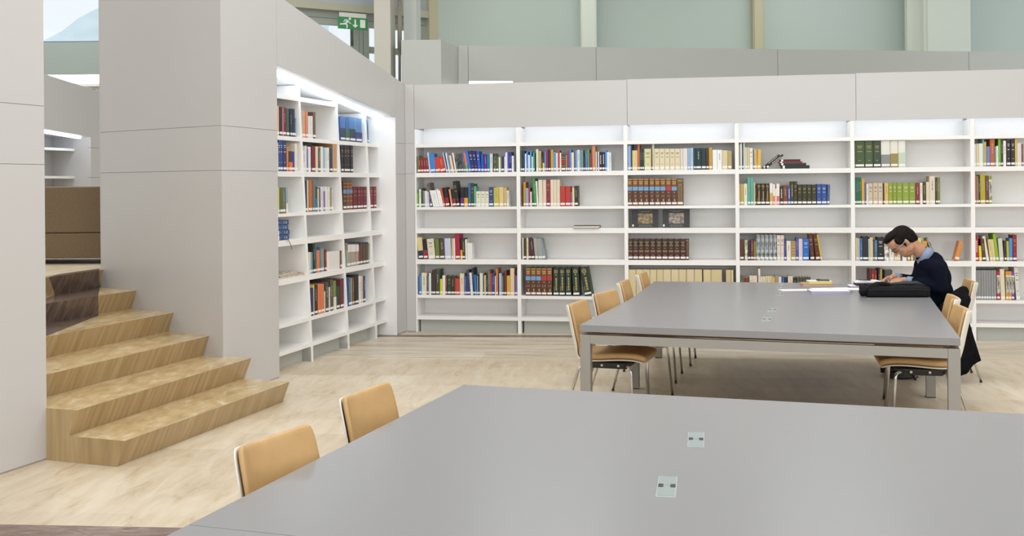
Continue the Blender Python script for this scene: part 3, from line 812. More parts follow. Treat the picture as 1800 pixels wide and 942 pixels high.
'L2a': '1831,128,258,0,4a78b8,t2f3f5a 1962,109,261,0,3f6ab0,t3f6a4a 2074,156,266,0,4a80bc,t2f3f5a 2233,167,265,0,4f86c0,t3a3f78',
'L3a': '2554,34,263,0,5a8aa8,,-',
'L2b': '1816,70,286,0,2a2c30,g 1889,74,288,0,2a2c30,g 1966,81,291,0,2a2c30,g 2050,69,293,0,2a2c30,g',
'L2c': '1814,85,306,0,5a3a2a,B 1903,74,306,0,7a4a34,B 1980,78,306,0,7a4a34,B 2071,54,243,0,6a2230,g,- 2128,54,243,0,6a2230,g,- 2185,91,242,0,6a2230,g 2279,59,242,0,6a2230,g,- 2342,103,242,0,6a2230,g',
'L3c': '2539,82,243,0,7a2a38,g 2625,87,243,0,7a2a38,g',
'L0c': '383,29,242,0,d8cf80,,- 413,62,236,0,5a6a3a, 476,55,234,0,7a7060, 539,41,244,0,8aa8b0,te0dcc8,-',
'L1c': '929,52,310,0,27384c, 984,24,313,0,e0d8b8,,- 1009,41,313,0,a86a3a, 1051,43,313,0,b8764a, 1095,32,313,0,9a5a44,,- 1129,28,313,0,3a8aa0,,- 1158,47,250,0,3a4a44,t2a7ab0,- 1211,36,229,0,e0c890,,- 1248,32,238,0,4a4060,,- 1281,37,243,0,e6e6e6,,- 1321,22,249,0,e2e0e8,,- 1345,38,200,0,8a6ab0,,- 1384,32,249,0,e8e4ec,,- 1418,35,227,0,e4dcc4,,- 1456,41,243,0,e6e2cc,,- 1499,37,236,0,8a8a90,,- 1538,43,214,0,d8d0c0,,-',
'L1e': '953,46,212,0,e0d8a8,,- 1001,37,209,0,6a9acc,,- 1041,57,286,0,2a2f2e, 1100,24,284,0,3a7a6a,,- 1126,67,220,0,e07a4a, 1196,26,246,0,4a6a9a,,- 1224,75,229,0,8a9a84, 1303,44,217,0,7a2440,,- 1352,324,187,0,e4e0da,n 1679,39,183,0,6a4a44,,-',
'L2e': '1839,25,175,0,9ab0a0,,- 1866,67,252,0,a89c90,T,- 1936,67,249,0,a89c90,T,- 2006,68,245,0,a89c90,T,- 2077,66,241,0,a89c90,T,- 2149,35,209,0,8a2a2a,,- 2189,70,243,0,5a4a38,v 2262,74,239,0,5a4a38,v 2339,69,235,0,5a4a38,v,- 2414,33,218,24,b0b0a0,,-',
'L1f': '936,71,272,0,2a2f72, 1009,21,300,0,d8c070,,- 1032,70,295,0,2f302c, 1106,71,299,0,d9784e, 1179,72,291,0,d9784e, 1256,14,210,0,e8e4dc,,- 1272,76,299,0,4a5048, 1351,34,244,0,e0c8b8,,- 1386,72,316,0,5a5248, 1464,68,298,0,7a8a4a,te6e4d8 1535,84,234,0,3a4238, 1624,94,304,0,6a3440,',
'L2f': '1827,61,299,0,4a6aa0, 1891,45,288,0,9aa040,,- 1938,42,296,0,7a4a3a,,- 1986,105,318,0,26262a, 2103,61,293,0,e6e0d8, 2167,50,288,0,d8c4a0,,- 2219,59,283,0,3a3f80,',
}
# ------------------------------------------------------------------ tables
def table(name_label, near_l, near_r, mid_l, mid_r, far_l, far_r, sockets, sock_ang):
    c = Vector(((near_l[0] + far_r[0]) / 2, (near_l[1] + far_r[1]) / 2, 0))
    t = thing('library_table', name_label, 'table', c)
    V = lambda p: Vector((p[0], p[1], 0)) - c
    nl, nr, ml, mr, fl, fr = map(V, (near_l, near_r, mid_l, mid_r, far_l, far_r))
    Z = lambda p, z: (p.x, p.y, z)
    for a, b, cc, d, e0, e1 in ((nl, nr, mr, ml, 0, -.0012), (ml, mr, fr, fl, .0012, 0)):
        u0 = (d - a).normalized()
        u1 = (cc - b).normalized()
        q = [a + u0 * e0, b + u1 * e0, cc + u1 * e1, d + u0 * e1]
        MB().prism([Z(p, .692) for p in q], [Z(p, .74) for p in q]).build('tabletop', M_TABLE, t, bevel=.003)
    def inset(p, q, r, k):
        return p + (q - p).normalized() * k + (r - p).normalized() * k
    w = .072
    def leg(p, q, r):
        a, b = (q - p).normalized() * w, (r - p).normalized() * w
        poly = [p, p + a, p + a + b, p + b]
        o = MB().prism([Z(x, .006) for x in poly], [Z(x, .672) for x in poly]).build('leg', M_TFRAME, t, bevel=.004)
        k = p + a * .5 + b * .5
        MB().box(k.x - .03, k.x + .03, k.y - .03, k.y + .03, 0, .008).build('leg_foot', M_BLACKP, o)
    for p, q, r in ((nl, nr, fl), (nr, nl, fr), (fl, fr, nl), (fr, fl, nr)):
        leg(p, q, r)
    hm = (ml - nl).normalized() * (w / 2)
    leg(ml - hm, mr, fl)
    leg(mr - hm, ml, fr)
    def rail(p, q, r, name='rail', z0=.613, z1=.672, ww=.05):
        a = (q - p).normalized() * (w + .0005)
        n = (r - p).normalized() * ww
        poly = [p + a, q - a, q - a + n, p + a + n]
        MB().prism([Z(x, z0) for x in poly], [Z(x, z1) for x in poly]).build(name, M_TFRAME, t)
    rail(nl, nr, fl)
    rail(fl, fr, nl)
    rail(nl, ml, nr)
    rail(ml, fl, mr)
    rail(nr, mr, nl)
    rail(mr, fr, ml)
    i = [inset(nl, nr, fl, .07), inset(nr, nl, fr, .07), inset(fr, fl, nr, .07), inset(fl, fr, nl, .07)]
    MB().prism([Z(p, .672) for p in i], [Z(p, .6925) for p in i]).build('wood_support', M_WOODSUP, t)
    for x, y in sockets:
        p = Vector((x, y, .74)) - c
        o = MB().box(-.031, .031, -.118, .118, -.001, .0022).build('power_socket', mat('socket_frame', 'aeb5b5', .35), t, loc=p, rotz=-sock_ang, bevel=.0008)
        MB().box(-.027, .027, -.113, -.004, .002, .0034).build('socket_lid', mat('socket_lid', '95a1a2', .3), o)
        MB().box(-.027, .027, .004, .113, .002, .0034).build('socket_lid', mat('socket_lid', '95a1a2', .3), o)
        for s in (-1, 1):
            MB().box(s * .019 - .008, s * .019 + .008, -.018, .018, .003, .0042).build('cable_slot', mat('dark_slot', '3a332c', .6), o)
    return t
table('large pale grey library table on steel legs, empty, in front of the camera',
      (-1.624, .974), (.846, .158), (-.933, 3.115), (1.537, 2.299), (-.242, 5.257), (2.228, 4.441),
      [(.679, 4.085), (.481, 3.458)], R(10))
table('large pale grey library table where the man sits, with papers and a black bag',
      (.453, 7.456), (2.722, 6.654), (.972, 9.073), (3.309, 8.576), (1.386, 10.70), (3.79, 10.16),
      [(1.774, 7.643), (1.947, 8.201), (2.287, 9.361), (2.459, 10.021)], R(16))

# ------------------------------------------------------------------ chairs
# side profile (forward, up) of the one-piece shell, from the seat's front edge to the top of the back
PROF = [(.285, .425), (.262, .441), (.21, .449), (.13, .448), (.05, .442), (-.03, .435), (-.10, .432), (-.155, .437), (-.195, .455), (-.222, .487), (-.238, .53), (-.25, .58), (-.262, .64), (-.275, .70), (-.289, .76), (-.300, .80), (-.307, .82)]
def shell_surface(offset, hw, back_w, curve, top_cut=0.0, front_cut=0.0):
    """rows of points; offset along the profile's inner normal"""
    pts = [Vector(p) for p in PROF]
    rows = []
    n = len(pts)
    for i, p in enumerate(pts):
        t = (pts[min(i + 1, n - 1)] - pts[max(i - 1, 0)]).normalized()
        nn = Vector((t.y, -t.x))          # inner side: up over the seat, forward of the back
        if nn.y < 0 and p.y < .47:
            nn = -nn
        f = i / (n - 1)
        half = hw
        if f > .55:
            half = hw + (back_w - hw) * (f - .55) / .45
        if 7 <= i <= 10:
            half *= (.93, .88, .88, .94)[i - 7]
        if i >= n - 2:
            half *= (.985, .93)[i - (n - 2)]
        if i <= 1:
            half *= (.86, .95)[i]
        row = []
        for k in range(11):
            x = -1 + 2 * k / 10
            w_ = min(1, max(0, (f - .5) / .12))
            bend = curve * x * x * (1 - w_) + .058 * abs(x) ** 3 * w_
            q = p + nn * ((offset(f) if callable(offset) else offset) + bend)
            row.append(Vector((q.x, x * half, q.y)))
        rows.append(row)
    return rows
def solid_rows(a, b):
    """closed solid between two grids of points"""
    m = MB()
    R_, C_ = len(a), len(a[0])
    vs = [p for r in a for p in r] + [p for r in b for p in r]
    N = R_ * C_
    fs = []
    for i in range(R_ - 1):
        for k in range(C_ - 1):
            q = (i * C_ + k, i * C_ + k + 1, (i + 1) * C_ + k + 1, (i + 1) * C_ + k)
            fs.append(q)
            fs.append(tuple(N + j for j in reversed(q)))
    rim = [k for k in range(C_)] + [i * C_ + C_ - 1 for i in range(1, R_)] + [(R_ - 1) * C_ + k for k in range(C_ - 2, -1, -1)] + [i * C_ for i in range(R_ - 2, 0, -1)]
    for j in range(len(rim)):
        x, y = rim[j], rim[(j + 1) % len(rim)]
        fs.append((x, N + x, N + y, y))
    m.add(vs, fs)
    return m
def arc(p, q, r, n=5):
    """points that round the corner at q"""
    p, q, r = Vector(p), Vector(q), Vector(r)
    a, b = q + (p - q).normalized() * .035, q + (r - q).normalized() * .035
    return [a.lerp(q, k / n).lerp(q.lerp(b, k / n), k / n) for k in range(n + 1)]
def make_chair():
    t = thing('library_chair', 'chair', 'chair')
    sh = solid_rows(shell_surface(0, .230, .218, .012), shell_surface(.012, .230, .218, .012))
    o = sh.build('shell', M_SHELL, t, smooth=True)
    md = o.modifiers.new('s', 'SUBSURF')
    md.levels = md.render_levels = 1
    pad = solid_rows(shell_surface(.0125, .220, .210, .012), shell_surface(lambda f: .056 - .022 * min(1, max(0, (f - .4) / .3)), .214, .202, .012))
    o = pad.build('upholstery', M_TAN, t, smooth=True)
    md = o.modifiers.new('s', 'SUBSURF')
    md.levels = md.render_levels = 1
    m = MB().hexa([(-.10, -.13, .385), (.15, -.13, .385), (.15, .13, .385), (-.10, .13, .385)], [(-.16, -.15, .43), (.21, -.15, .43), (.21, .15, .43), (-.16, .15, .43)])
    u = m.build('seat_mount', M_BLACKP, t, bevel=.008)
    for s in (-1, 1):
        for x in (-.02, .10):
            MB().tube([(x, s * .134, .41), (x, s * .146, .41)], .009, 8).build('screw_cap', mat('pale_cap', 'd8d5cc', .4), u)
    for s in (-1, 1):
        for x0, xk, xf in ((.13, .205, .235), (-.09, -.165, -.285)):
            path = [Vector((x0, s * .12, .414))] + arc((x0, s * .12, .414), (xk, s * .205, .412), (xf, s * .238, 0)) + [Vector((xf, s * .238, .012))]
            l = MB().tube(path, .0095, 10).build('leg', M_CHROME, t, smooth=True)
            MB().tube([(xf, s * .238, 0), (xf - .0005, s * .2375, .016)], .0115, 10).build('foot_cap', M_BLACKP, l)
    return t
CH0 = make_chair()
def place_chair(first, bx, by, theta, side, label, group):
    """bx, by: middle of the backrest's top edge; theta: direction of its width; side +1 faces right-hand, -1 left-hand"""
    f = Vector((math.cos(R(theta)), -math.sin(R(theta)))) * side
    c = CH0 if first else copy_tree(CH0)
    c.location = (bx + f.x * .255, by + f.y * .255, 0)
    c.rotation_euler = (0, 0, math.atan2(f.y, f.x))
    tag(c, label, None, group)
    return c
g1, g2, g3 = 'chairs at the near table', 'chairs on the window side of the far table', 'chairs on the right of the far table'
place_chair(True, -.845, 3.79, 25, 1, 'tan padded white-shelled chair at the near grey table, closest to the camera', g1)
place_chair(False, -.64, 4.62, 21, 1, 'tan padded white-shelled chair at the near grey table, second from the camera', g1)
g2 = 'chairs on the stairs side of the far table'
for i, (x, y, th) in enumerate(((.455, 7.985, 20), (.72, 8.745, 30), (.965, 9.64, 15), (1.23, 10.50, 15))):
    place_chair(False, x, y, th, 1, 'tan padded chair on the stairs side of the far table, %s from its near corner' % ('first', 'second', 'third', 'fourth')[i], g2)
g3 = "chairs on the man's side of the far table"
place_chair(False, 3.06, 7.435, 13, -1, "tan padded empty chair on the man's side of the far table, at its near corner", g3)
place_chair(False, 3.28, 8.14, 17, -1, 'tan padded empty chair between the corner chair and the seated man', g3)
place_chair(False, 3.955, 9.425, 14, -1, 'tan padded chair the man sits on, black jacket over its back', g3)

# ------------------------------------------------------------------ books
PAL = dict(black=(35, 35, 38), grey=(145, 148, 150), white=(238, 238, 236), cream=(224, 214, 188), beige=(205, 190, 155), tan=(190, 150, 100), yellow=(222, 208, 45), mustard=(205, 165, 60), orange=(222, 122, 60), salmon=(226, 162, 130), pink=(224, 136, 136), red=(190, 50, 45), crimson=(165, 35, 65), maroon=(108, 40, 45), brown=(118, 74, 48), olive=(128, 138, 52), lime=(140, 185, 40), green=(48, 140, 78), teal=(75, 165, 150), blue=(50, 122, 205), navy=(38, 48, 85), purple=(88, 45, 130), lilac=(200, 200, 225), slate=(88, 105, 130))
PAL['dark brown'] = (66, 50, 42)
PAL['dark green'] = (48, 68, 48)
PAL['dark grey'] = (80, 78, 74)
PAL['pale blue'] = (165, 195, 228)
PAL['dark blue'] = (48, 75, 152)
def colour_name(hx):
    c = [int(hx[i:i + 2], 16) for i in (0, 2, 4)]
    return min(PAL, key=lambda k: 2 * (PAL[k][0] - c[0]) ** 2 + 4 * (PAL[k][1] - c[1]) ** 2 + 3 * (PAL[k][2] - c[2]) ** 2)
M_PAGE = mat('paper_pages', 'e3dac4', .8)
M_LABEL = mat('spine_label_paper', 'f2f1ee', .6)
M_GOLD = mat('gilt', 'b99a52', .45)
M_INK = mat('dark_ink', '3a3634', .6)
M_PALE = mat('pale_ink', 'dcd9d0', .6)
M_INK2 = mat('faded_ink', '8f8982', .6)
M_PALE2 = mat('faded_pale_ink', 'a9a59c', .6)
def bookmat(hx):
    return mat('book_cloth_' + hx, hx, .5)
def mottle(hx):
    c = [int(hx[i:i + 2], 16) for i in (0, 2, 4)]
    l = ''.join('%02x' % min(255, int(x * 1.25 + 38)) for x in c)
    d = ''.join('%02x' % int(x * .55) for x in c)
    return noisy('mottled_' + hx, d, l, 42, .5, 3, (1, 1, .6))
def numeral(txt, parent, x, z, size):
    cu = bpy.data.curves.new('numeral', 'FONT')
    cu.body = txt
    cu.size = size
    cu.align_x = 'CENTER'
    cu.align_y = 'CENTER'
    tmp = bpy.data.objects.new('numeral', cu)
    me = tmp.to_mesh().copy()
    tmp.to_mesh_clear()
    bpy.data.objects.remove(tmp)
    bpy.data.curves.remove(cu)
    me.materials.clear()
    me.materials.append(M_GOLD)
    o = bpy.data.objects.new('numeral', me)
    COL.objects.link(o)
    o.parent = parent
    o.location = (x, -.0009, z)
    o.rotation_euler = (R(90), 0, 0)
def book_meshes(w, h, d, hx, st, rnd):
    """cover (spine, two boards, printed bands), pages, spine label"""
    b = min(.003, w * .16)
    mats = [mottle(hx) if st == 'p' else bookmat(hx)]
    m = MB()
    if w > .02:
        c = w * .12
        m.slab([(0, c * .6), (c, 0), (w - c, 0), (w, c * .6), (w, b + c), (0, b + c)], 0, h)
    else:
        m.slab([(0, 0), (w, 0), (w, b + .001), (0, b + .001)], 0, h)
    m.box(0, b, b, d, 0, h)
    m.box(w - b, w, b, d, 0, h)
    e = .0004
    def strip(z0, z1, mm, x0=0.02, x1=.98, dz=0.0):
        if mm not in mats:
            mats.append(mm)
        y = -e - dz
        m.box(x0 * w, x1 * w, y, 0.0006, z0 * h, z1 * h, mats.index(mm))
    num = None
    lum = sum(int(hx[i:i + 2], 16) for i in (0, 2, 4)) / 3
    if st[:1] == 't':
        strip(0, .46 + .2 * (lum > 60) * (rnd - .5), bookmat(st[1:]), 0, 1)
    elif st[:1] in 'EX' and st:
        dk = mat('book_leather', '55302a', .45)
        strip(.02, .55, dk, .04, .96)
        strip(.955, .985, M_GOLD, .05, .95)
        strip(.86, .90, M_GOLD, .14, .86)
        strip(.79, .835, M_GOLD, .2, .8)
        strip(.56, .70, bookmat('6ea3cf') if st[0] == 'E' else bookmat('b5382f'), .03, .97, .0003)
        strip(.475, .505, M_GOLD, .36, .64, .0002)
        strip(.15, .25, M_GOLD, .45, .68, .0002)
        num = (st[1:], .35, min(.042, w * 1.5 / max(1.3, len(st) - 1)))
    elif st == 'M':
        ol = bookmat('7f7444')
        bl = bookmat('211c1e')
        strip(.64, .90, bl)
        for k in range(5):
            f = abs(k - 2) / 2
            strip(.66 + .045 * k, .70 + .045 * k, ol, .42 - .30 * f, .58 + .30 * f, .0003)
        strip(.38, .46, ol, .1, .9)
        strip(.20, .24, ol, .25, .75)
        strip(.55, .57, M_GOLD, .35, .65)
    elif st == 'G':
        for rr, mm_, dz in ((.30, M_GOLD, 0), (.19, bookmat(hx), .0003), (.08, M_GOLD, .0005)):
            if mm_ not in mats:
                mats.append(mm_)
            m.wallpoly([(w * .5 + rr * w * math.cos(k * .5236), .875 * h + rr * w * math.sin(k * .5236)) for k in range(12)], -e - dz, .0006, mats.index(mm_))
        strip(.735, .775, M_GOLD, .4, .6)
        z = .20
        while z < .66:
            l = .05 + .06 * random.random()
            strip(z, min(z + l, .68), M_GOLD, .42, .66)
            z += l + .018
        strip(.17, .34, M_GOLD, .16, .22)
    elif st in ('g', 'w'):
        mm = M_GOLD if st == 'g' else (M_PALE if lum < 150 else M_INK)
        if w > .035:
            for z, ww in ((.80, .28), (.74, .2), (.60, .26)):
                strip(z, z + .022, mm, .5 - ww, .5 + ww)
            strip(.27, .285, mm, .35, .65)
        else:
            z = .36
            while z < .84:
                l = .04 + .07 * random.random()
                strip(z, min(z + l, .86), mm, .36, .64)
                z += l + .02
    elif st == 'R':
        strip(.42, .62, bookmat('9a2f2c'), .06, .94)
        strip(.68, .70, M_GOLD)
        strip(.80, .83, M_GOLD)
        strip(.30, .33, M_GOLD)
    elif st == 'b':
        strip(.22, .80, mottle('8f8a80'), 0, 1)
        strip(.80, .86, M_PALE, 0, 1)
    elif st in ('b2', 'B'):
        for z in (.3, .45, .62, .78, .9):
            strip(z, z + .018, M_INK if st == 'b2' else M_GOLD, .1, .9)
        if st == 'B':
            strip(.56, .70, bookmat('6d8fb8'), .03, .97, .0002)
    elif st == 'T':
        strip(.62, .94, bookmat('e4e2de'), 0, 1)
        strip(.94, 1, bookmat('2f3648'), 0, 1)
    elif st == 'v':
        strip(.90, 1, bookmat('2a3a58'), 0, 1)
    elif st == 'f':
        strip(.90, .93, M_GOLD, .1, .9)
        strip(.12, .78, M_GOLD, .3, .7)
        strip(.14, .76, bookmat(hx), .34, .66, .0002)
    elif st in ('', 'n') and w > .012 and rnd > .5 and st != 'n':
        mm = M_PALE2 if lum < 120 else (M_INK2 if lum > 170 else (M_GOLD if rnd > .75 else M_PALE2))
        z = .40 + .1 * rnd
        while z < .80:
            l = .05 + .07 * random.random()
            strip(z, min(z + l, .84), mm, .42, .58)
            z += l + .025
    c = m.mesh('book', mats)
    p = MB().box(b, w - b, b + .0015, d - .004, .003, h - .004).mesh('pages', [M_PAGE])
    lab = None
    if st != 'n':
        lab = MB().box(w * .06, w * .94, -.0011, 0, .016, min(.038, h * .25)).mesh('spine_label', [M_LABEL])
    return c, p, lab, num, mats

ORD = 'first second third fourth fifth sixth seventh eighth ninth tenth eleventh twelfth thirteenth fourteenth fifteenth sixteenth seventeenth eighteenth nineteenth twentieth'.split()
CARD = 'zero one two three four five six seven eight nine ten eleven twelve thirteen fourteen fifteen sixteen seventeen eighteen nineteen twenty'.split()
SHELFZ = dict(B=dict(a=1.845, b=1.449, c=1.2, d=.843, e=.432), L=dict(a=2.179, b=1.845, c=1.449, d=1.2, e=.843, f=.432))
SHELFNAME = dict(B=dict(a='top shelf', b='second shelf', d='fourth shelf', e='fifth shelf'), L=dict(a='top shelf', b='second shelf', c='third shelf', e='fifth shelf', f='sixth shelf'))
STYLE = dict(M='with olive diamonds', G='with gilt medallion', R='with red title patch', p='mottled', f='with framed spine', B='with gilt bands', T='white-topped', v='navy-topped')
def look_of(w, h, lean, hx, st, med):
    a = []
    if abs(lean) / h > .12:
        a.append('leaning')
    if h > med * 1.12:
        a.append('tall')
    elif h < med * .86:
        a.append('short')
    if w > .042:
        a.append('thick')
    elif w < .017:
        a.append('thin')
    col = colour_name(hx)
    if st[:1] == 't' and st:
        col = col + '-and-' + colour_name(st[1:]) if colour_name(st[1:]) != col else col
    if st == 'p':
        a.append('mottled')
    a.append(col)
    if st[:1] in ('E', 'X') and st:
        a = ['brown gilt volume', st[1:], 'with blue patch' if st[0] == 'E' else 'with red patch']
        return ' '.join(a)
    return ' '.join(a) + ' book' + ((' ' + STYLE[st]) if st in STYLE and st not in 'pTv' else '')
def words(s):
    return len(s.split())
stuff = MB()
stuff_mats = []
def smat(mm):
    if mm not in stuff_mats:
        stuff_mats.append(mm)
    return stuff_mats.index(mm)
for key, txt in BOOKS.items():
    side, bay, row = key[0], int(key[1]), key[2]
    F = FB if side == 'B' else FL
    z = SHELFZ[side][row] + .0008
    rows = []
    for tok in txt.split():
        q = tok.split(',')
        rows.append((float(q[0]) / 1000, float(q[1]) / 1000 * .975, max(.15, float(q[2]) / 1000), float(q[3]) / 1000, q[4], q[5], len(q) < 7))
    med = sorted(r[2] for r in rows)[len(rows) // 2]
    looks = [look_of(w, h, le, hx, st, med) for s, w, h, le, hx, st, k in rows]
    where = '%s, %s bay, %s' % (SHELFNAME[side][row], ORD[bay], 'back bookcase' if side == 'B' else 'side bookcase')
    used = {}
    for i, (s, w, h, le, hx, st, keep) in enumerate(rows):
        random.seed(key + str(i))
        rnd = random.random()
        d = min(.235, max(.11, h * .68)) * (.92 + .16 * random.random())
        y = (.016 if side == 'B' else .12 + .045 * z + .014) + .006 * random.random()
        th = math.atan2(abs(le), h) * (1 if le > 0 else -1)
        hh = math.sqrt(max(.01, h * h)) if not le else h / math.cos(th) - w * abs(math.sin(th)) * .5
        c, p, lab, num, mats = book_meshes(w, hh, d, hx, st, rnd)
        piv = 0 if le <= 0 else w
        T = Matrix.Translation(F.at(s + (piv if le > 0 else 0), y, z)) @ Matrix.Rotation(F.rz, 4, 'Z') @ Matrix.Rotation(th, 4, 'Y') @ Matrix.Translation((-piv if le > 0 else 0, 0, 0))
        if keep:
            o = bpy.data.objects.new('book', c)
            COL.objects.link(o)
            o.matrix_world = T
            same = [j for j in range(len(rows)) if looks[j] == looks[i]]
            L_ = looks[i]
            if len(same) == 1:
                lab_ = L_ + ', ' + where
            else:
                n = same.index(i)
                nb = [looks[j].replace(' book', '') for j in (i - 1, i + 1) if 0 <= j < len(rows)]
                pair = L_ + ' between %s and %s, ' % tuple(x.split()[-1] if not x.startswith('brown gilt') else 'gilt' for x in nb) + where if len(nb) == 2 else ''
                lab_ = L_ + ', %s of %s alike from left, ' % (ORD[n], CARD[len(same)]) + where
                if words(lab_) > 16:
                    lab_ = L_.split(' with ')[0] + ', %s of %s alike, ' % (ORD[n], CARD[len(same)]) + where
            if words(lab_) > 16:
                lab_ = L_.split(' with ')[0] + ', ' + where
            tag(o, lab_, 'book', 'books on the ' + where)
            for nm, me in (('pages', p), ('spine_label', lab)):
                if me:
                    ch = bpy.data.objects.new(nm, me)
                    COL.objects.link(ch)
                    ch.parent = o
            if num:
                numeral(num[0], o, w / 2, num[1] * hh, num[2])
        else:
            for me in (c, p, lab):
                if not me:
                    continue
                idx = [smat(mm) for mm in me.materials]
                vs = [T @ v.co for v in me.vertices]
                for f in me.polygons:
                    pass
                o0 = len(stuff.v)
                stuff.v += [tuple(v) for v in vs]
                for f in me.polygons:
                    stuff.f.append(tuple(o0 + k for k in f.vertices))
                    stuff.m.append(idx[f.material_index])
                bpy.data.meshes.remove(me)
sb = stuff.build('books', stuff_mats)
tag(sb, 'smaller books filling the gaps between the larger books on both bookcases', 'books', None, 'stuff')

def free_book(label, w, h, d, hx, T, st='', group=None, page_hx=None):
    random.seed(label)
    c, p, lab, num, mats = book_meshes(w, h, d, hx, st, .1)
    o = bpy.data.objects.new('book', c)
    COL.objects.link(o)
    o.matrix_world = T
    tag(o, label, 'book', group)
    for nm, me in (('pages', p), ('spine_label', lab)):
        if me:
            ch = bpy.data.objects.new(nm, me)
            COL.objects.link(ch)
            ch.parent = o
    return o
TR, RO = Matrix.Translation, Matrix.Rotation
def on(F, s, y, z, extra=Matrix.Identity(4)):
    return TR(F.at(s, y, z)) @ RO(F.rz, 4, 'Z') @ extra
# books lying or leaning on the fourth bay's top shelf
zt = 1.846
for k, (s, w) in enumerate(((3.945, .018), (3.982, .02))):
    free_book('black book slumped diagonally on the top shelf, %s of the two' % ('upper', 'lower')[k], w, .235, .16, '2c2422', on(FB, s, .02, zt, RO(R(52), 4, 'Y') @ TR((-w, 0, 0))), 'w', 'slumped books on the top shelf')
lay = RO(R(90), 4, 'Y')   # lies flat, spine to the front
zz = zt
for k, (s, w, l, hx, nm) in enumerate(((4.14, .036, .30, '1b2624', 'dark green book at the bottom'), (4.125, .025, .28, '24302e', 'dark book second from the bottom'), (4.115, .017, .25, '8a2633', 'red book third from the bottom'), (4.125, .022, .22, '3a2a2a', 'dark brown book on top'))):
    free_book(nm + ' of the lying stack, top shelf of the back bookcase', w, l, .19, hx, on(FB, s, .014 + .004 * k, zz + w, lay), '', 'lying stack on the top shelf')
    zz += w + .0005
# navy book lying on the third shelf, pages to the front
free_book('navy book lying flat with pages outward on an otherwise empty shelf', .028, .29, .20, '2b3558', TR(FB.at(1.85, .185, 1.201)) @ RO(FB.rz, 4, 'Z') @ Matrix(((0, 0, 1, 0), (0, -1, 0, 0), (1, 0, 0, 0), (0, 0, 0, 1))), 'n')
# two black picture books shown face-out
for k, (s0, s1, h) in enumerate(((2.50, 2.795, .205), (2.845, 3.145, .208))):
    w, d = .022, s1 - s0
    T = on(FB, s0, .10, 1.201, RO(R(-6), 4, 'X'))
    t = thing('book', 'black picture book displayed face-out, %s' % ('with the brownish cover photo', 'with the greyer cover photo')[k], 'book', (0, 0, 0), 0, 'face-out picture books')
    t.matrix_world = T
    m = MB()
    m.box(0, d, 0, .003, 0, h)
    m.box(0, d, w - .003, w, 0, h)
    m.box(0, .003, .003, w - .003, 0, h)
    m.build('cover', mat('black_cover', '2b2b2c', .4), t)
    MB().box(.003, d - .004, .0032, w - .0032, .003, h - .003).build('pages', M_PAGE, t)
    MB().box(d * .23, d * .79, -.0006, 0, h * .22, h * .80).build('cover_picture', noisy('cover_photo%d' % k, ('4d4434', '4d4a4c')[k], ('b9a57c', 'c4b5a8')[k], 26, .5, 5), t)
    m = MB()
    for z, a, b in ((.90, .25, .77), (.86, .36, .66), (.13, .28, .74), (.07, .25, .77)):
        x = a
        while x < b:
            l = .03 + .05 * random.random()
            m.box(d * x, d * min(x + l, b), -.0006, 0, h * z, h * (z + .025))
            x += l + .012
    m.build('cover_text', mat('grey_ink', '8d8b86', .6), t)
    MB().box(.004, .022, -.0008, 0, .014, .036).build('spine_label', M_LABEL, t)
# stack of blue books and the magazines on the side bookcase
zz = 1.2012
for k in range(4):
    free_book('blue book in the lying stack on the side bookcase, %s' % ('lowest', 'second lowest', 'second from top', 'topmost')[k], .046, .235 + .012 * (k % 2), .17, ('34507e', '34507e', '3c5a8c', '3a5686')[k],
              on(FL, .355 + .006 * (k % 2), .20 + .004 * k, zz + .0455, lay), 'w', 'blue stack on the side bookcase')
    zz += .0465
ck = MB().prism([(0, 0, 0), (.0, .03, 0), (.05, .03, .0), (.05, 0, 0)], [(.0, 0, .002), (.0, .03, .002), (.05, .03, .002), (.05, 0, .002)])
rb = MB()
pr = [(.40, .10), (.43, .16), (.50, .174), (.55, .166), (.575, .12)]
rbp = [FL.at(.42, .25, 1.2035), FL.at(.47, .185, 1.204), FL.at(.505, .165, 1.20), FL.at(.53, .155, 1.16), FL.at(.55, .153, 1.11)]
for a, b in zip(rbp[:-1], rbp[1:]):
    n = Vector((0, 0, 1)).cross((b - a).normalized()) * .008
    u = Vector((0, 0, .0015))
    rb.hexa([a - n, a + n, b + n, b - n], [a - n + u, a + n + u, b + n + u, b - n + u])
tag(rb.build('ribbon', mat('navy_ribbon', '26324e', .6)), 'dark navy ribbon hanging over the shelf edge under the blue stack', 'ribbon')
zz = .844
for k, (s, l, dd, hx, w) in enumerate(((.34, .50, .24, 'a58a68', .012), (.40, .46, .22, '8a6a52', .010), (.36, .40, .22, 'c9bdb0', .008), (.45, .36, .2, 'b9a090', .008))):
    mg = thing('magazine', 'magazine lying in the loose pile on the side bookcase, %s' % ('at the bottom', 'second from the bottom', 'third from the bottom', 'on top')[k], 'magazine', FL.at(s, .185 + .004 * k, zz), FL.rz + .03 * k - .04, 'magazines on the side bookcase')
    MB().box(0, l, 0, dd, 0, w * .15).build('cover', mottle(hx), mg)
    MB().box(.002, l - .002, .001, dd - .002, w * .15, w * .85).build('pages', M_PAGE, mg)
    MB().box(0, l, 0, dd, w * .85, w).build('cover', mottle(hx), mg)
    zz += w + .0006
pf = MB().box(0, .16, 0, .10, 0, .004).box(.01, .14, .01, .09, .004, .007)
tag(pf.build('leaflet', noisy('green_leaflet', 'c9d8c0', 'eeeee6', 30), loc=FL.at(2.30, .16, .4328), rotz=FL.rz + .1), 'pale green leaflets lying at the end of the sixth shelf', 'leaflet')
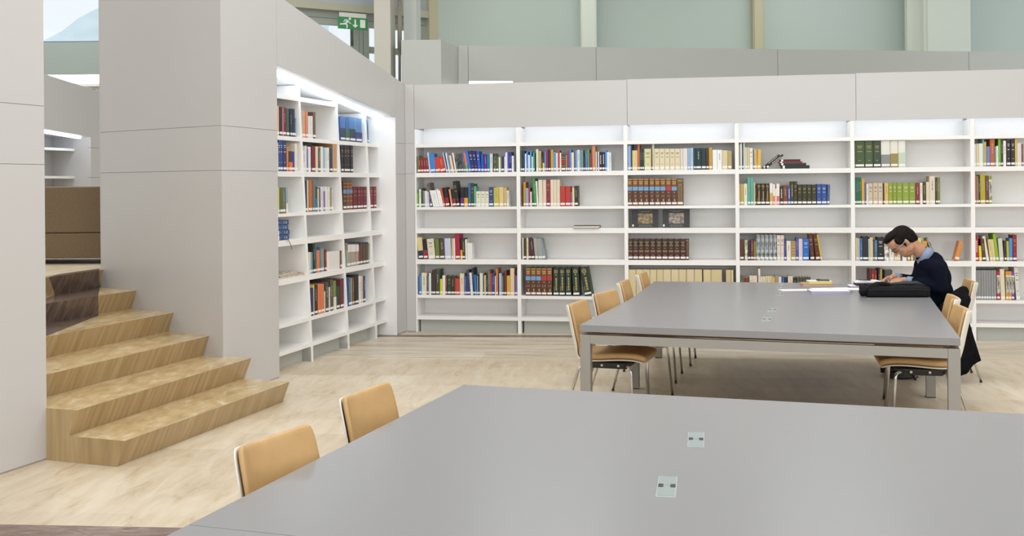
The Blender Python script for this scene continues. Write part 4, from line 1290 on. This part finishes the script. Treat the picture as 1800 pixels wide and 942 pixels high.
# far bookcase: a few book tops that show over the slanting wall
for k, (x, w, h, hx) in enumerate(((-7.80, .07, .40, 'e6e6ea'), (-7.72, .05, .385, 'b8a0a0'), (-7.66, .07, .37, 'd8d0b0'), (-7.58, .06, .36, 'e2ddd0'), (-7.51, .05, .35, 'c9c2b0'))):
    free_book('pale book on the far bookcase beyond the stairs, %s in its row' % ORD[k], w, h, .2, hx, TR((x, 20.05, 3.141)), '', 'books on the far bookcase')
# ------------------------------------------------------------------ things on the far table
TZ = .7402
MB_ = MB
M_BAG = noisy('black_bag_fabric', '171719', '222225', 90, .75, 3)
bag = thing('laptop_bag', 'black fabric laptop bag lying on the table in front of the man', 'bag', (2.92, 9.02, TZ), R(-5))
MB().box(0, .515, 0, .30, .002, .088).build('body', M_BAG, bag, bevel=.022, seg=4)
MB().tube([(.02, -.001, .062), (.10, -.003, .064), (.25, -.003, .064), (.42, -.003, .064), (.50, -.001, .062)], .0025, 6).build('zip', mat('dark_zip', '141416', .5), bag)
m = MB()
rows = []
for i in range(9):
    x = .03 + .45 * i / 8
    row = []
    for k in range(5):
        y = .02 + .25 * k / 4
        row.append(Vector((x, y, .088 + .012 * math.sin(i * 1.7 + k) + .012 * math.cos(k * 2.1 + i * .6))))
    rows.append(row)
a = rows
b = [[p - Vector((0, 0, .02)) for p in r] for r in rows]
solid_rows(a, b).build('flap', M_BAG, bag, smooth=True)
hp = [(.04, .05, .080), (.06, .06, .098), (.10, .07, .108), (.15, .08, .108), (.19, .09, .100), (.215, .10, .082)]
MB().tube(hp, [.010, .014, .017, .017, .014, .010], 10).build('handle', M_BAG, bag, smooth=True)
MB().tube([(.015, .03, .05), (-.02, .0, .06), (-.045, .01, .045), (-.03, .03, .02), (.01, .05, .02)], [.012, .018, .02, .016, .01], 8).build('strap_end', M_BAG, bag, smooth=True)
MB().tube([(.22, .12, .10), (.33, .10, .112), (.44, .14, .105), (.50, .20, .09)], [.01, .016, .018, .01], 8).build('strap', mat('grey_strap', '3a3d40', .7), bag, smooth=True)

M_PAP = noisy('white_paper', 'eceaf0', 'f4f2f6', 30, .7)
M_PURP = mat('lilac_paper', 'b9aed2', .7)
def sheet(name, label, x, y, w, d, rz, z0, th, mm, edge=None, group=None):
    t = thing(name, label, 'paper', (x, y, TZ + z0), R(rz), group)
    MB().box(-w / 2, w / 2, -d / 2, d / 2, th - .0012, th).build('top_sheet', mm, t)
    if th > .002:
        MB().box(-w / 2 + .002, w / 2 - .002, -d / 2 + .002, d / 2 - .002, 0, th - .0013).build('lower_sheets', edge or mm, t)
    return t
sheet('paper_stack', 'lilac-edged stack of white papers nearest the black bag', 2.735, 9.47, .33, .21, -4, 0, .020, M_PAP, M_PURP)
sheet('paper', 'white sheet with yellow marking on the lilac-edged stack', 2.80, 9.56, .34, .22, 6, .0205, .0012, noisy('marked_paper', 'efedf2', 'f2f0f4', 12, .7))
MB_ = None
sheet('paper', 'loose white sheet sticking out toward the power sockets', 2.50, 9.70, .26, .16, 3, 0, .0015, M_PAP)
sheet('paper', 'white sheet lying beside the lilac-edged stack, toward the man', 3.08, 9.72, .30, .22, -6, 0, .003, M_PAP)
m = MB().box(-.03, .03, -.012, .012, 0, .0008)
tag(m.build('sticky_note', mat('yellow_note', 'e6dc5a', .6), loc=(2.79, 9.60, TZ + .0222)), 'small yellow sticky note on the white papers', 'note')
# the stack of a folder, papers and a black item
t = thing('folder', 'pinkish brown folder under the yellow papers on the far table', 'folder', (2.81, 10.12, TZ), R(-5))
MB().box(-.14, .14, -.10, .10, 0, .003).build('cover', mat('tan_card', 'c29a82', .6), t)
MB().box(-.136, .138, -.097, .098, .003, .019).build('pages', mat('folder_paper', 'cdb4a0', .7), t)
MB().box(-.14, .14, -.10, .10, .019, .022).build('cover', mat('tan_card', 'c29a82', .6), t)
t = sheet('paper_stack', 'yellow and white paper pad on the pinkish folder', 2.835, 10.12, .21, .16, -5, .0225, .022, M_PAP, mat('yellow_paper', 'e2dc74', .7))
t = thing('phone', 'black flat device lying on top of the paper pad', 'phone', (2.87, 10.12, TZ + .045), R(-8))
MB().box(-.055, .055, -.05, .05, 0, .010).build('body', M_BLACKP, t, bevel=.003)
MB().box(-.05, .05, -.045, .045, .010, .011).build('screen', mat('dark_glass', '18191b', .1), t)
# what the man reads: lilac pad, black binder, open notebook
sheet('paper_stack', 'lilac paper pad under the black binder near the man', 3.20, 9.98, .26, .20, -10, 0, .010, M_PAP, M_PURP)
t = thing('binder', 'black binder lying on lilac papers beyond the bag', 'binder', (3.27, 10.0, TZ + .0105), R(-8))
MB().box(-.135, .135, -.11, .11, 0, .003).build('cover', M_BLACKP, t)
MB().box(-.13, .13, -.105, .105, .003, .022).build('pages', mat('binder_edge', '3a3836', .7), t)
MB().box(-.135, .135, -.11, .11, .022, .025).build('cover', M_BLACKP, t)
t = thing('notebook', 'white notebook lying open on the black binder', 'notebook', (3.26, 10.01, TZ + .036), R(-12))
def page(sx):
    a, b = [], []
    for i in range(6):
        x = sx * .13 * i / 5
        zc = .004 + .016 * math.sin(math.pi * min(1, i / 5 + .12)) * .8
        a.append([Vector((x, y, zc)) for y in (-.09, 0, .09)])
        b.append([Vector((x, y, 0)) for y in (-.09, 0, .09)])
    return solid_rows(a, b)
page(1).build('page_block', M_PAP, t)
page(-1).build('page_block', M_PAP, t)
t = thing('pen', 'dark pen lying across the open notebook', 'pen', (3.20, 9.93, TZ + .062), R(-35))
MB().tube([(-.06, 0, 0), (.05, 0, 0)], .0045, 8).build('barrel', M_BLACKP, t, smooth=True)
MB().tube([(.05, 0, 0), (.068, 0, 0)], [.0042, .001], 8).build('tip', M_CHROME, t, smooth=True)
# the book he writes in
t = thing('notebook', 'open book under the hands of the man', 'notebook', (3.28, 9.55, TZ), R(-8))
MB().box(-.14, .14, -.20, .20, 0, .003).build('cover', mat('navy_card', '2c3550', .6), t)
MB().box(-.135, .135, -.195, -.003, .003, .034).build('page_block', M_PAP, t)
MB().box(-.135, .135, .003, .195, .003, .040).build('page_block', M_PAP, t)

# ------------------------------------------------------------------ the reader
def blobs(shapes, voxel, name, mats, parent=None, smooth_it=4, loc=(0, 0, 0)):
    """one continuous surface grown round ellipsoids and tapered limbs"""
    bm = bmesh.new()
    for s in shapes:
        if s[0] == 'E':      # centre, radii, axes (three unit vectors)
            _, c, r, ax = s
            if ax is HEAD:
                r = [k * HS for k in r]
            mt = Matrix((ax[0] * r[0], ax[1] * r[1], ax[2] * r[2])).transposed().to_4x4()
            mt.translation = c
            bmesh.ops.create_icosphere(bm, subdivisions=3, radius=1, matrix=mt)
        else:                # tapered limb with round ends
            _, p, q, r0, r1 = s
            p, q = Vector(p), Vector(q)
            d = q - p
            n = 6
            ring = MB()
            pts = [p + d * (i / n) for i in range(n + 1)]
            ring.tube(pts, [r0 + (r1 - r0) * i / n for i in range(n + 1)], 14)
            vs = [bm.verts.new(v) for v in ring.v]
            for f in ring.f:
                bm.faces.new([vs[k] for k in f])
            for c, r in ((p, r0), (q, r1)):
                bmesh.ops.create_icosphere(bm, subdivisions=2, radius=r, matrix=Matrix.Translation(c))
    bmesh.ops.recalc_face_normals(bm, faces=bm.faces)
    me = bpy.data.meshes.new(name)
    bm.to_mesh(me)
    bm.free()
    o = bpy.data.objects.new(name, me)
    COL.objects.link(o)
    md = o.modifiers.new('r', 'REMESH')
    md.mode = 'VOXEL'
    md.voxel_size = voxel
    if smooth_it:
        sm = o.modifiers.new('s', 'SMOOTH')
        sm.factor = .5
        sm.iterations = smooth_it
    dg = bpy.context.evaluated_depsgraph_get()
    dg.update()
    me2 = bpy.data.meshes.new_from_object(o.evaluated_get(dg))
    o.modifiers.clear()
    o.data = me2
    bpy.data.meshes.remove(me)
    me2.name = name
    me2.materials.clear()
    for mm in (mats if isinstance(mats, list) else [mats]):
        me2.materials.append(mm)
    me2.polygons.foreach_set('use_smooth', [True] * len(me2.polygons))
    if parent:
        o.parent = parent
    o.location = loc
    return o
AX = (Vector((1, 0, 0)), Vector((0, 1, 0)), Vector((0, 0, 1)))
Fw = Vector((-.993, .12, 0))
Sd = Vector((-.12, -.993, 0))      # his left side, towards the camera
Up = Vector((0, 0, 1))
BODY = (Fw, Sd, Up)
pit = R(50)
Fh = Fw * math.cos(pit) - Up * math.sin(pit)
Uh = Fw * math.sin(pit) + Up * math.cos(pit)
HEAD = (Fh, Sd, Uh)
HC = Vector((3.378, 9.45, 1.172))
HS = 1.10
hp_ = lambda f, s, u: HC + (Fh * f + Sd * s + Uh * u) * HS
Q = lambda x, y, z: Vector((x, y, z))
M_SKIN = noisy('skin', 'c08e70', 'c8977a', 30, .5, 2)
NB = Q(3.555, 9.45, 1.055)
wl, wr = Q(3.372, 9.395, .850), Q(3.345, 9.58, .862)     # wrists, left (near) and right
el, er = Q(3.625, 9.225, .792), Q(3.60, 9.74, .80)
sl, sr = Q(3.605, 9.275, .945), Q(3.61, 9.635, .945)
sh = []
# head
sh += [('E', hp_(-.008, 0, .028), (.100, .076, .094), HEAD), ('E', hp_(.030, 0, -.04), (.062, .060, .078), HEAD),
       ('E', hp_(.060, 0, -.078), (.028, .030, .022), HEAD), ('E', hp_(.054, 0, .054), (.052, .060, .050), HEAD), ('E', hp_(.078, 0, .030), (.022, .050, .020), HEAD),
       ('C', hp_(.090, 0, .018), hp_(.112, 0, -.022), .009, .013), ('E', hp_(.098, .011, -.024), (.012, .009, .008), HEAD), ('E', hp_(.098, -.011, -.024), (.012, .009, .008), HEAD),
       ('E', hp_(.084, 0, -.052), (.011, .022, .006), HEAD), ('E', hp_(.081, 0, -.063), (.011, .020, .007), HEAD)]
for s in (1, -1):
    sh += [('E', hp_(.052, s * .038, -.02), (.028, .022, .026), HEAD), ('E', hp_(.005, s * .050, -.055), (.040, .016, .032), HEAD),
           ('E', hp_(-.012, s * .077, -.006), (.016, .007, .027), (Fh, (Sd * s * .9 - Fh * .35).normalized(), Uh)), ('E', hp_(-.016, s * .081, .004), (.010, .005, .016), HEAD)]
sh += [('C', hp_(-.035, 0, -.045), NB, .056, .060)]
# body core and arms, inside the clothes
sh += [('E', Q(3.635, 9.45, .86), (.10, .15, .17), BODY), ('E', Q(3.70, 9.45, .60), (.11, .15, .16), BODY), ('C', NB, Q(3.63, 9.45, .93), .06, .09)]
for a, b, c in ((sl, el, wl), (sr, er, wr)):
    sh += [('C', NB - Up * .05, a, .055, .052), ('C', a, b, .048, .040), ('C', b, c, .038, .025)]
for s in (1, -1):
    hip = Q(3.70, 9.45, .53) + Sd * s * .085
    knee = Q(3.33, 9.49, .53) + Sd * s * .12
    ank = Q(3.40, 9.49, .09) + Sd * s * .12
    sh += [('C', hip, knee, .075, .052), ('C', knee, ank, .05, .036)]
# hands: palm and five bent fingers
def hand(w, fwd, side, up, curl):
    out = []
    pc = w + fwd * .052 - up * .004
    out.append(('C', w, w + fwd * .02, .024, .024))
    out.append(('E', pc, (.046, .036, .016), (fwd, side, up)))
    for k, (off, l) in enumerate(((.026, .062), (.009, .072), (-.009, .067), (-.025, .052))):
        b = w + fwd * .088 + side * off
        j1 = b + (fwd * math.cos(curl) - up * math.sin(curl)) * l * .5
        j2 = j1 + (fwd * math.cos(curl * 2.1) - up * math.sin(curl * 2.1)) * l * .35
        j3 = j2 + (fwd * math.cos(curl * 2.7) - up * math.sin(curl * 2.7)) * l * .25
        out += [('C', b - fwd * .02, j1, .0098, .0090), ('C', j1, j2, .0088, .0080), ('C', j2, j3, .0078, .0068)]
    t0 = w + fwd * .030 + side * .030 - up * .004
    t1 = t0 + (fwd * .6 + side * .62 - up * .35).normalized() * .036
    t2_ = t1 + (fwd * .88 + side * .05 - up * .40).normalized() * .030
    out += [('C', t0 - side * .012, t1, .0125, .0105), ('C', t1, t2_, .0102, .0082)]
    return out
fl_ = (Fw * .96 - Sd * .20 - Up * .10).normalized()
sl_ = (-Sd + Up * .55 - fl_ * (-Sd + Up * .55).dot(fl_)).normalized()
ul_ = sl_.cross(fl_) if sl_.cross(fl_).z > 0 else fl_.cross(sl_)
sh += hand(wl, fl_, sl_, ul_.normalized(), R(34))
fr_ = (Fw * .93 + Sd * .33 - Up * .12).normalized()
sr_ = (Sd + Up * .4 - fr_ * (Sd + Up * .4).dot(fr_)).normalized()
ur_ = fr_.cross(sr_)
ur_ = ur_ if ur_.z > 0 else -ur_
sh += hand(wr, fr_, sr_, ur_.normalized(), R(26))
man = blobs(sh, .0042, 'person', M_SKIN, smooth_it=3)
tag(man, 'man in a dark navy sweater and glasses bent over papers, seated at the far table', 'person')

M_HAIR = noisy('dark_hair', '0d0a08', '1c1613', 120, .6, 4, (1, 1, 1))
hs = [('E', hp_(-.024, 0, .040), (.094, .084, .082), HEAD), ('E', hp_(-.058, 0, .012), (.062, .078, .086), HEAD), ('E', hp_(.036, 0, .102), (.066, .064, .032), HEAD),
      ('E', hp_(-.075, 0, -.035), (.035, .052, .040), HEAD), ('E', hp_(.066, 0, .106), (.034, .050, .018), HEAD)]
for s in (1, -1):
    hs += [('E', hp_(.024, s * .067, .045), (.026, .013, .036), HEAD), ('C', hp_(.012, s * .073, .020), hp_(.014, s * .070, -.026), .012, .006), ('E', hp_(-.045, s * .066, -.002), (.026, .018, .040), HEAD)]
blobs(hs, .005, 'hair', M_HAIR, man, 2)
m = MB()
for s in (1, -1):
    m.add([v.co for v in []], [])
for s in (1, -1):
    c = hp_(.103, s * .032, .004)
    ring = [c + Sd * (.023 * math.cos(k * math.pi / 8)) + Uh * (.017 * math.sin(k * math.pi / 8)) for k in range(17)]
    m.tube(ring, .0022, 6)
    m.tube([hp_(.100, s * .056, .010), hp_(.060, s * .0745, .010), hp_(.0, s * .0815, .008), hp_(-.022, s * .083, -.006)], [.0032, .0036, .0030, .0022], 6, 1)
m.tube([hp_(.108, .010, .008), hp_(.112, 0, .011), hp_(.108, -.010, .008)], .002, 6)
m.build('eyeglasses', [mat('dark_frame', '2a2b30', .3), mat('grey_temple', 'a6a79f', .35)], man, smooth=True)
m = MB()
for s in (1, -1):
    m.tube([hp_(.0845, s * .046, .024), hp_(.0985, s * .032, .030), hp_(.102, s * .016, .026)], [.002, .003, .002], 6)
m.build('eyebrows', M_HAIR, man, smooth=True)
m = MB()
for s in (1, -1):
    for k in range(1):
        m.tube([hp_(.0885, s * .040, .003), hp_(.0925, s * .030, .001), hp_(.0900, s * .020, .003)], [.002, .0042, .002], 6)
m.build('eyes', mat('eye_dark', '2b211c', .3), man, smooth=True)

M_SWEAT = noisy('navy_knit', '060a15', '0d1426', 160, .9, 3)
ss = [('E', Q(3.622, 9.45, .87), (.148, .185, .185), BODY), ('E', Q(3.665, 9.45, .70), (.140, .180, .19), BODY), ('E', Q(3.705, 9.45, .59), (.135, .185, .12), BODY),
      ('E', Q(3.635, 9.45, .945), (.118, .180, .105), BODY), ('E', Q(3.675, 9.45, .86), (.108, .165, .13), BODY), ('C', Q(3.62, 9.45, .98), Q(3.563, 9.45, 1.045), .115, .076)]
for a, b, c in ((sl, el, wl), (sr, er, wr)):
    ss += [('C', NB - Up * .06 + (a - NB) * .3, a, .080, .068), ('C', a, b, .068, .056), ('C', b, b.lerp(c, .78), .056, .040)]
blobs(ss, .009, 'sweater', M_SWEAT, man, 4)
# shirt collar standing round the neck, cuffs showing at the wrists
M_SHIRT = mat('pale_blue_shirt', '8796b4', .7)
for mm in (M_SWEAT, M_BAG, M_HAIR):
    mm.node_tree.nodes['Principled BSDF'].inputs['Specular IOR Level'].default_value = .12
nd = (hp_(-.035, 0, -.045) - NB).normalized()
e1 = Sd
e2 = nd.cross(e1).normalized()
rows_a, rows_b = [], []
for i in range(25):
    a = -math.pi + 2 * math.pi * i / 24
    front_ = math.cos(a)
    cx = e2 * (-1 if e2.dot(Fw) < 0 else 1)
    dr = cx * math.cos(a) + e1 * math.sin(a)
    r0, r1 = .078, .073
    lo = NB + nd * (-.030 - .02 * max(0, front_))
    hi = NB + nd * (.040 - .028 * max(0, front_))
    rows_a.append([lo + dr * (r0 + .014), (lo + hi) / 2 + dr * (r0 + .006), hi + dr * r1])
    rows_b.append([lo + dr * (r0 + .010), (lo + hi) / 2 + dr * (r0 + .002), hi + dr * (r1 - .004)])
solid_rows(rows_a, rows_b).build('shirt_collar', M_SHIRT, man, smooth=True)
m = MB()
for b, c in ((el, wl), (er, wr)):
    m.tube([b.lerp(c, .80), b.lerp(c, .94), b.lerp(c, .955)], [.040, .037, .031], 16)
m.build('shirt_cuffs', M_SHIRT, man, smooth=True)
M_TROU = mat('dark_trousers', '26272c', .8)
ts = [('E', Q(3.70, 9.45, .55), (.14, .178, .085), BODY)]
for s in (1, -1):
    hip = Q(3.70, 9.45, .535) + Sd * s * .085
    knee = Q(3.33, 9.49, .535) + Sd * s * .12
    ank = Q(3.40, 9.49, .09) + Sd * s * .12
    ts += [('C', hip, knee, .085, .064), ('C', knee, ank, .062, .048)]
blobs(ts, .010, 'trousers', M_TROU, man, 3)
for s in (1, -1):
    ank = Q(3.40, 9.49, .0) + Sd * s * .12
    blobs([('E', ank + Up * .045 + Fw * .06, (.13, .045, .040), BODY), ('E', ank + Up * .065, (.055, .042, .05), BODY), ('E', ank + Up * .02 + Fw * .05, (.14, .046, .018), BODY)], .008, 'shoe', mat('dark_shoe', '1d1b1a', .4), man, 2)

# ------------------------------------------------------------------ jacket over his chair
M_JACK = noisy('black_jacket', '0e0e11', '17171a', 40, .85, 3)
M_JACK.node_tree.nodes['Principled BSDF'].inputs['Specular IOR Level'].default_value = .12
ch = Vector((3.965, 9.425, 0))
js = []
wd = Vector((math.sin(R(8)), math.cos(R(8)), 0))       # along the backrest's width
bk = Vector((math.cos(R(8)), -math.sin(R(8)), 0))      # outwards behind the chair
J = lambda a, b, z: ch + wd * a + bk * b + Vector((0, 0, z))
V3 = lambda x, y, z: Vector((x, y, z))
# bunched collar, shoulders and sleeve over the near edge of the seat and back
js += [('C', V3(3.63, 9.17, .62), V3(3.72, 9.20, .70), .055, .06), ('C', V3(3.72, 9.20, .70), V3(3.81, 9.24, .765), .06, .045), ('C', V3(3.78, 9.22, .66), V3(3.83, 9.26, .755), .05, .035),
       ('C', V3(3.62, 9.16, .58), V3(3.78, 9.16, .58), .06, .06), ('C', V3(3.70, 9.17, .50), V3(3.80, 9.19, .70), .055, .05), ('C', V3(3.74, 9.30, .68), V3(3.80, 9.32, .74), .05, .04)]
# the body of the jacket hanging down past the near edge
n = 15
ra, rb_ = [], []
for i in range(n):
    t = i / (n - 1)
    row, row2 = [], []
    for k in range(9):
        u = k / 8
        x = (3.60 + .085 * t) * (1 - u) + (3.775 + .115 * t) * u
        zl, zr = .66 - .63 * t, .66 - .46 * t
        z = zl * (1 - u) + zr * u + .018 * math.sin(9 * u) * t * (1 - u)
        y = 9.13 - .03 * t + .016 * math.sin(8 * u + 2 * t) * (.3 + t)
        row.append(V3(x, y, z))
        row2.append(V3(x, y + .022, z))
    ra.append(row)
    rb_.append(row2)
jk = blobs(js, .009, 'jacket', M_JACK, None, 4)
tag(jk, 'black jacket hung over the chair of the man, its hem near the floor', 'jacket')
hang = solid_rows(ra, rb_).build('hanging_skirt', M_JACK, jk, smooth=True)
